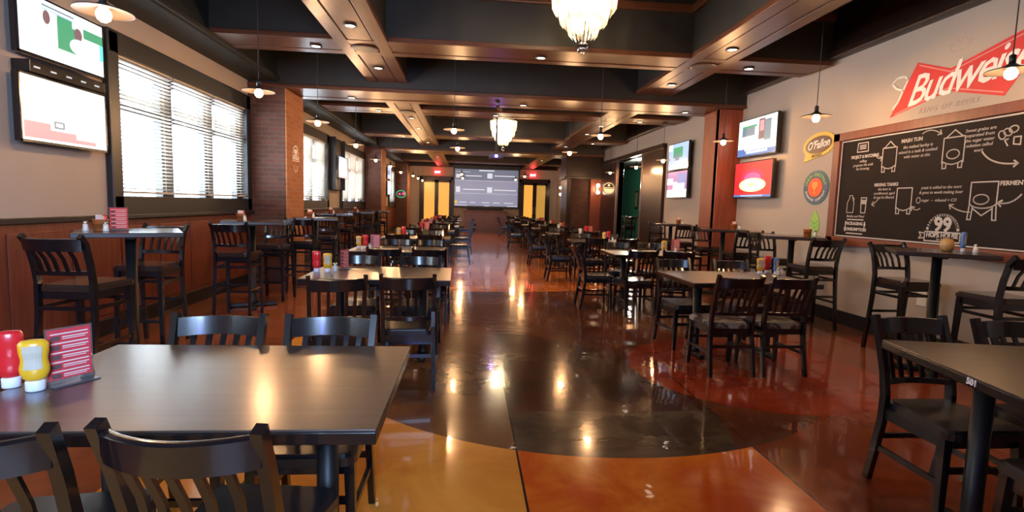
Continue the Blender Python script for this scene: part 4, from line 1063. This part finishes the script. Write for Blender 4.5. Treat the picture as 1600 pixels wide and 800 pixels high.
def chandelier_proto():
    t = thing('chandelier', '', 'chandelier')
    MB().lathe([(.02, 1.12), (.10, 1.14), (.13, 1.17), (.13, 1.19)], 20).obj('ceiling_canopy', 'steel', t)
    MB().tube([(0, 0, .98), (0, 0, 1.14)], .012, 8).obj('stem', 'steel', t)
    tiers = [(.16, .17, .98, .80), (.26, .24, .86, .66), (.345, .30, .76, .50), (.30, .26, .58, .36), (.24, .18, .44, .24), (.16, .10, .31, .14)]
    for k, (r0, r1, zt_, zb_) in enumerate(tiers):
        mb = MB(); n = max(12, int(2 * PI * r0 / .042))
        for i in range(n):
            a = 2 * PI * i / n + .13 * k; ca, sa = math.cos(a), math.sin(a)
            tx_, ty = -sa, ca; w_ = .014; zb2 = zb_ + .012 * math.sin(i * 2.3)
            top = Vector((r0 * ca, r0 * sa, zt_)); bot = Vector((r1 * ca, r1 * sa, zb2)); mid = bot.lerp(top, .22) + Vector((ca, sa, 0)) * .012
            tv_ = Vector((tx_, ty, 0)) * w_; nv = Vector((ca, sa, 0)) * .010
            v = [mb.bm.verts.new(p) for p in (top - tv_ * .7, top + nv * .6, top + tv_ * .7, top - nv * .6, mid - tv_, mid + nv, mid + tv_, mid - nv, bot)]
            for q in range(4): mb.bm.faces.new((v[q], v[(q + 1) % 4], v[4 + (q + 1) % 4], v[4 + q])); mb.bm.faces.new((v[4 + q], v[4 + (q + 1) % 4], v[8]))
            mb.bm.faces.new(v[:4])
        mb.obj('crystal_tier', 'crystal', t)
        MB().lathe([(r0 - .008, 0), (r0 + .008, 0), (r0 + .008, .012), (r0 - .008, .012), (r0 - .008, 0)], 32, (0, 0, zt_)).obj('tier_ring', 'steel', t)
    MB().lathe([(.004, 0), (.030, .006), (.050, .028), (.056, .056), (.050, .085), (.030, .106), (.004, .112)], 20).obj('crystal_ball', 'clear_crystal', t)
    MB().tube([(0, 0, .30), (0, 0, 1.0)], .012, 6).obj('stem', 'steel', t)
    MB().tube([(0, 0, .11), (0, 0, .30)], .006, 6).obj('ball_hook', 'steel', t)
    for rr, zz, nb in ((.17, .70, 6), (.18, .50, 6), (.10, .34, 4)):
        for i in range(nb):
            a = 2 * PI * i / nb + zz; MB().lathe([(.015, -.09), (.040, -.06), (.040, .06), (.012, .09)], 10, (rr * math.cos(a), rr * math.sin(a), zz)).obj('bulb', 'bulb_chandelier', t)
    for z, e in ((.68, 70), (.40, 40)): lamp('chandelier_light', 'POINT', (0, 0, z), e * K_CHAND, (1, .74, .42), parent=t, shadow_soft_size=.08)
    return t
CHD = chandelier_proto()
place(CHD, (1.01, 4.95, 2.77), 0, 'large crystal chandelier nearest the camera, over the dark floor', 'crystal chandeliers')
place(CHD, (.86, 13.95, 2.76), .3, 'far crystal chandelier hanging before the projection screen', 'crystal chandeliers')

DL = thing('recessed_downlight', '', 'lamp')
MB().lathe([(.075, .004), (.075, -.004), (.055, -.006), (.055, .002)], 20).obj('trim_ring', 'shade_metal', DL)
MB().lathe([(.053, -.001), (.053, .003)], 20).obj('lens', 'downlight_glow', DL)
lamp('downlight_beam', 'SPOT', (0, 0, -.02), 26 * K_DOWN, (1, .78, .52), parent=DL, spot_size=math.radians(100), spot_blend=.8, shadow_soft_size=.05)
dls = [(-1.34, 6.2), (-1.95, 7.08), (-1.34, 8.05), (-1.95, 11.75), (-1.34, 12.6), (-1.34, 14.3), (.9, 7.08), (3.09, 6.3), (3.72, 7.08), (3.09, 8.2), (3.75, 11.75), (.55, 11.75), (3.09, 4.6), (3.09, 14.1), (3.09, 12.6), (-1.34, 17.5), (-1.95, 16.12), (3.09, 17.2), (.9, 16.12), (3.72, 16.12), (-1.34, 4.2), (3.09, 2.9), (-1.34, 22.8), (3.09, 22.8)]
for i, (x, y_) in enumerate(dls):
    bm_ = 'left long beam' if x < -1.2 and abs(x + 1.34) < .1 else 'right long beam' if abs(x - 3.09) < .05 else 'cross beam'
    o = place(DL, (x, y_, 3.296), 0, 'recessed downlight in the %s, %s' % (bm_, 'about %d paces into the room%s' % (round(y_ / .75), '' if 0 < x < 2.5 else ', left side' if x < 0 else ', right side')), 'recessed downlights')
for x, y_ in ((-2.05, 9.6), (.93, 9.6), (3.9, 9.6)): place(DL, (x, y_, 3.146), 0, 'recessed downlight in the first dropped beam, %s' % ('left part' if x < 0 else 'centre' if x < 2 else 'right part'), 'recessed downlights')
for x, y_ in ((.8, 19.1), (-1.9, 19.1), (3.5, 19.1)): place(DL, (x, y_, 3.146), 0, 'recessed downlight in the second dropped beam, %s' % ('left part' if x < 0 else 'centre' if x < 2 else 'right part'), 'recessed downlights')
sk = thing('track_spotlight', 'small swivel spotlight under the first dropped beam', 'lamp', (.46, 9.35, 3.148))
MB().lathe([(.03, -.03), (.05, -.01), (.05, 0)], 14).obj('base', 'black_trim', sk); MB().tube([(0, 0, -.02), (.03, -.02, -.10)], .01).obj('arm', 'steel', sk); MB().tube([(0, -.06, -.10), (.06, .04, -.14)], .035, 12).obj('lamp_head', 'steel', sk)
pj = thing('video_projector', 'ceiling projector with a violet glow hanging before the screen', 'projector', (.62, 12.6, 2.50))
MB().box(-.16, .16, -.14, .14, -.06, .05, .015).obj('housing', 'black_trim', pj); MB().tube([(0, 0, .05), (0, 0, 1.45)], .018, 8).obj('mounting_pole', 'black_trim', pj)
MB().lathe([(.035, -.002), (.035, .006)], 16).obj('status_light', 'led_violet', pj, loc=(0, -.145, 0), rot=(PI / 2, 0, 0))
lamp('projector_glow', 'POINT', (0, -.25, 0), 3, (.3, .15, 1), parent=pj, shadow_soft_size=.05)


for x, y_, wh in ((-1.34, 7.08, 'first'), (-1.34, 11.75, 'second'), (3.09, 7.08, 'right')):
    cs = thing('ceiling_speaker', 'flat round speaker cover at the %s beam crossing' % {'first': 'left nearest', 'second': 'left second', 'right': 'right nearest'}[wh], 'speaker', (x, y_, 3.298), 0, 'round ceiling speakers')
    MB().lathe([(.15, -.010), (.17, -.006), (.175, .0)], 32).obj('rim', 'beam_wood', cs); MB().lathe([(.148, -.012), (.148, -.004)], 32).obj('grille', 'shade_metal', cs)

worn = plain('worn_vinyl', (.26, .22, .18), .5, var=.1)
nt = worn.node_tree; b = nt.nodes['Principled BSDF']; tc = N(nt, 'ShaderNodeTexCoord'); nz = N(nt, 'ShaderNodeTexNoise'); nz.inputs['Scale'].default_value = 5; nz.inputs['Distortion'].default_value = 1.5
mp = N(nt, 'ShaderNodeMapRange'); mp.inputs[1].default_value = .47; mp.inputs[2].default_value = .53; mx = N(nt, 'ShaderNodeMix', data_type='RGBA')
mx.inputs[6].default_value = (.30, .25, .20, 1); mx.inputs[7].default_value = (.05, .022, .018, 1)
nt.links.new(tc.outputs['Object'], nz.inputs['Vector']); nt.links.new(nz.outputs['Fac'], mp.inputs[0]); nt.links.new(mp.outputs[0], mx.inputs[0]); nt.links.new(mx.outputs[2], b.inputs['Base Color'])
for o in bpy.data.objects:
    if o.parent is None and o.get('category') == 'chair' and 'camera side of the second right-row' in o.get('label', ''):
        o['label'] = o['label'].replace('black slat-back chair', 'black chair with pale worn seat')
        for c in o.children:
            if c.name.startswith('seat') and not c.name.startswith('seat_frame'):
                c.data = c.data.copy(); c.data.materials.clear(); c.data.materials.append(worn)
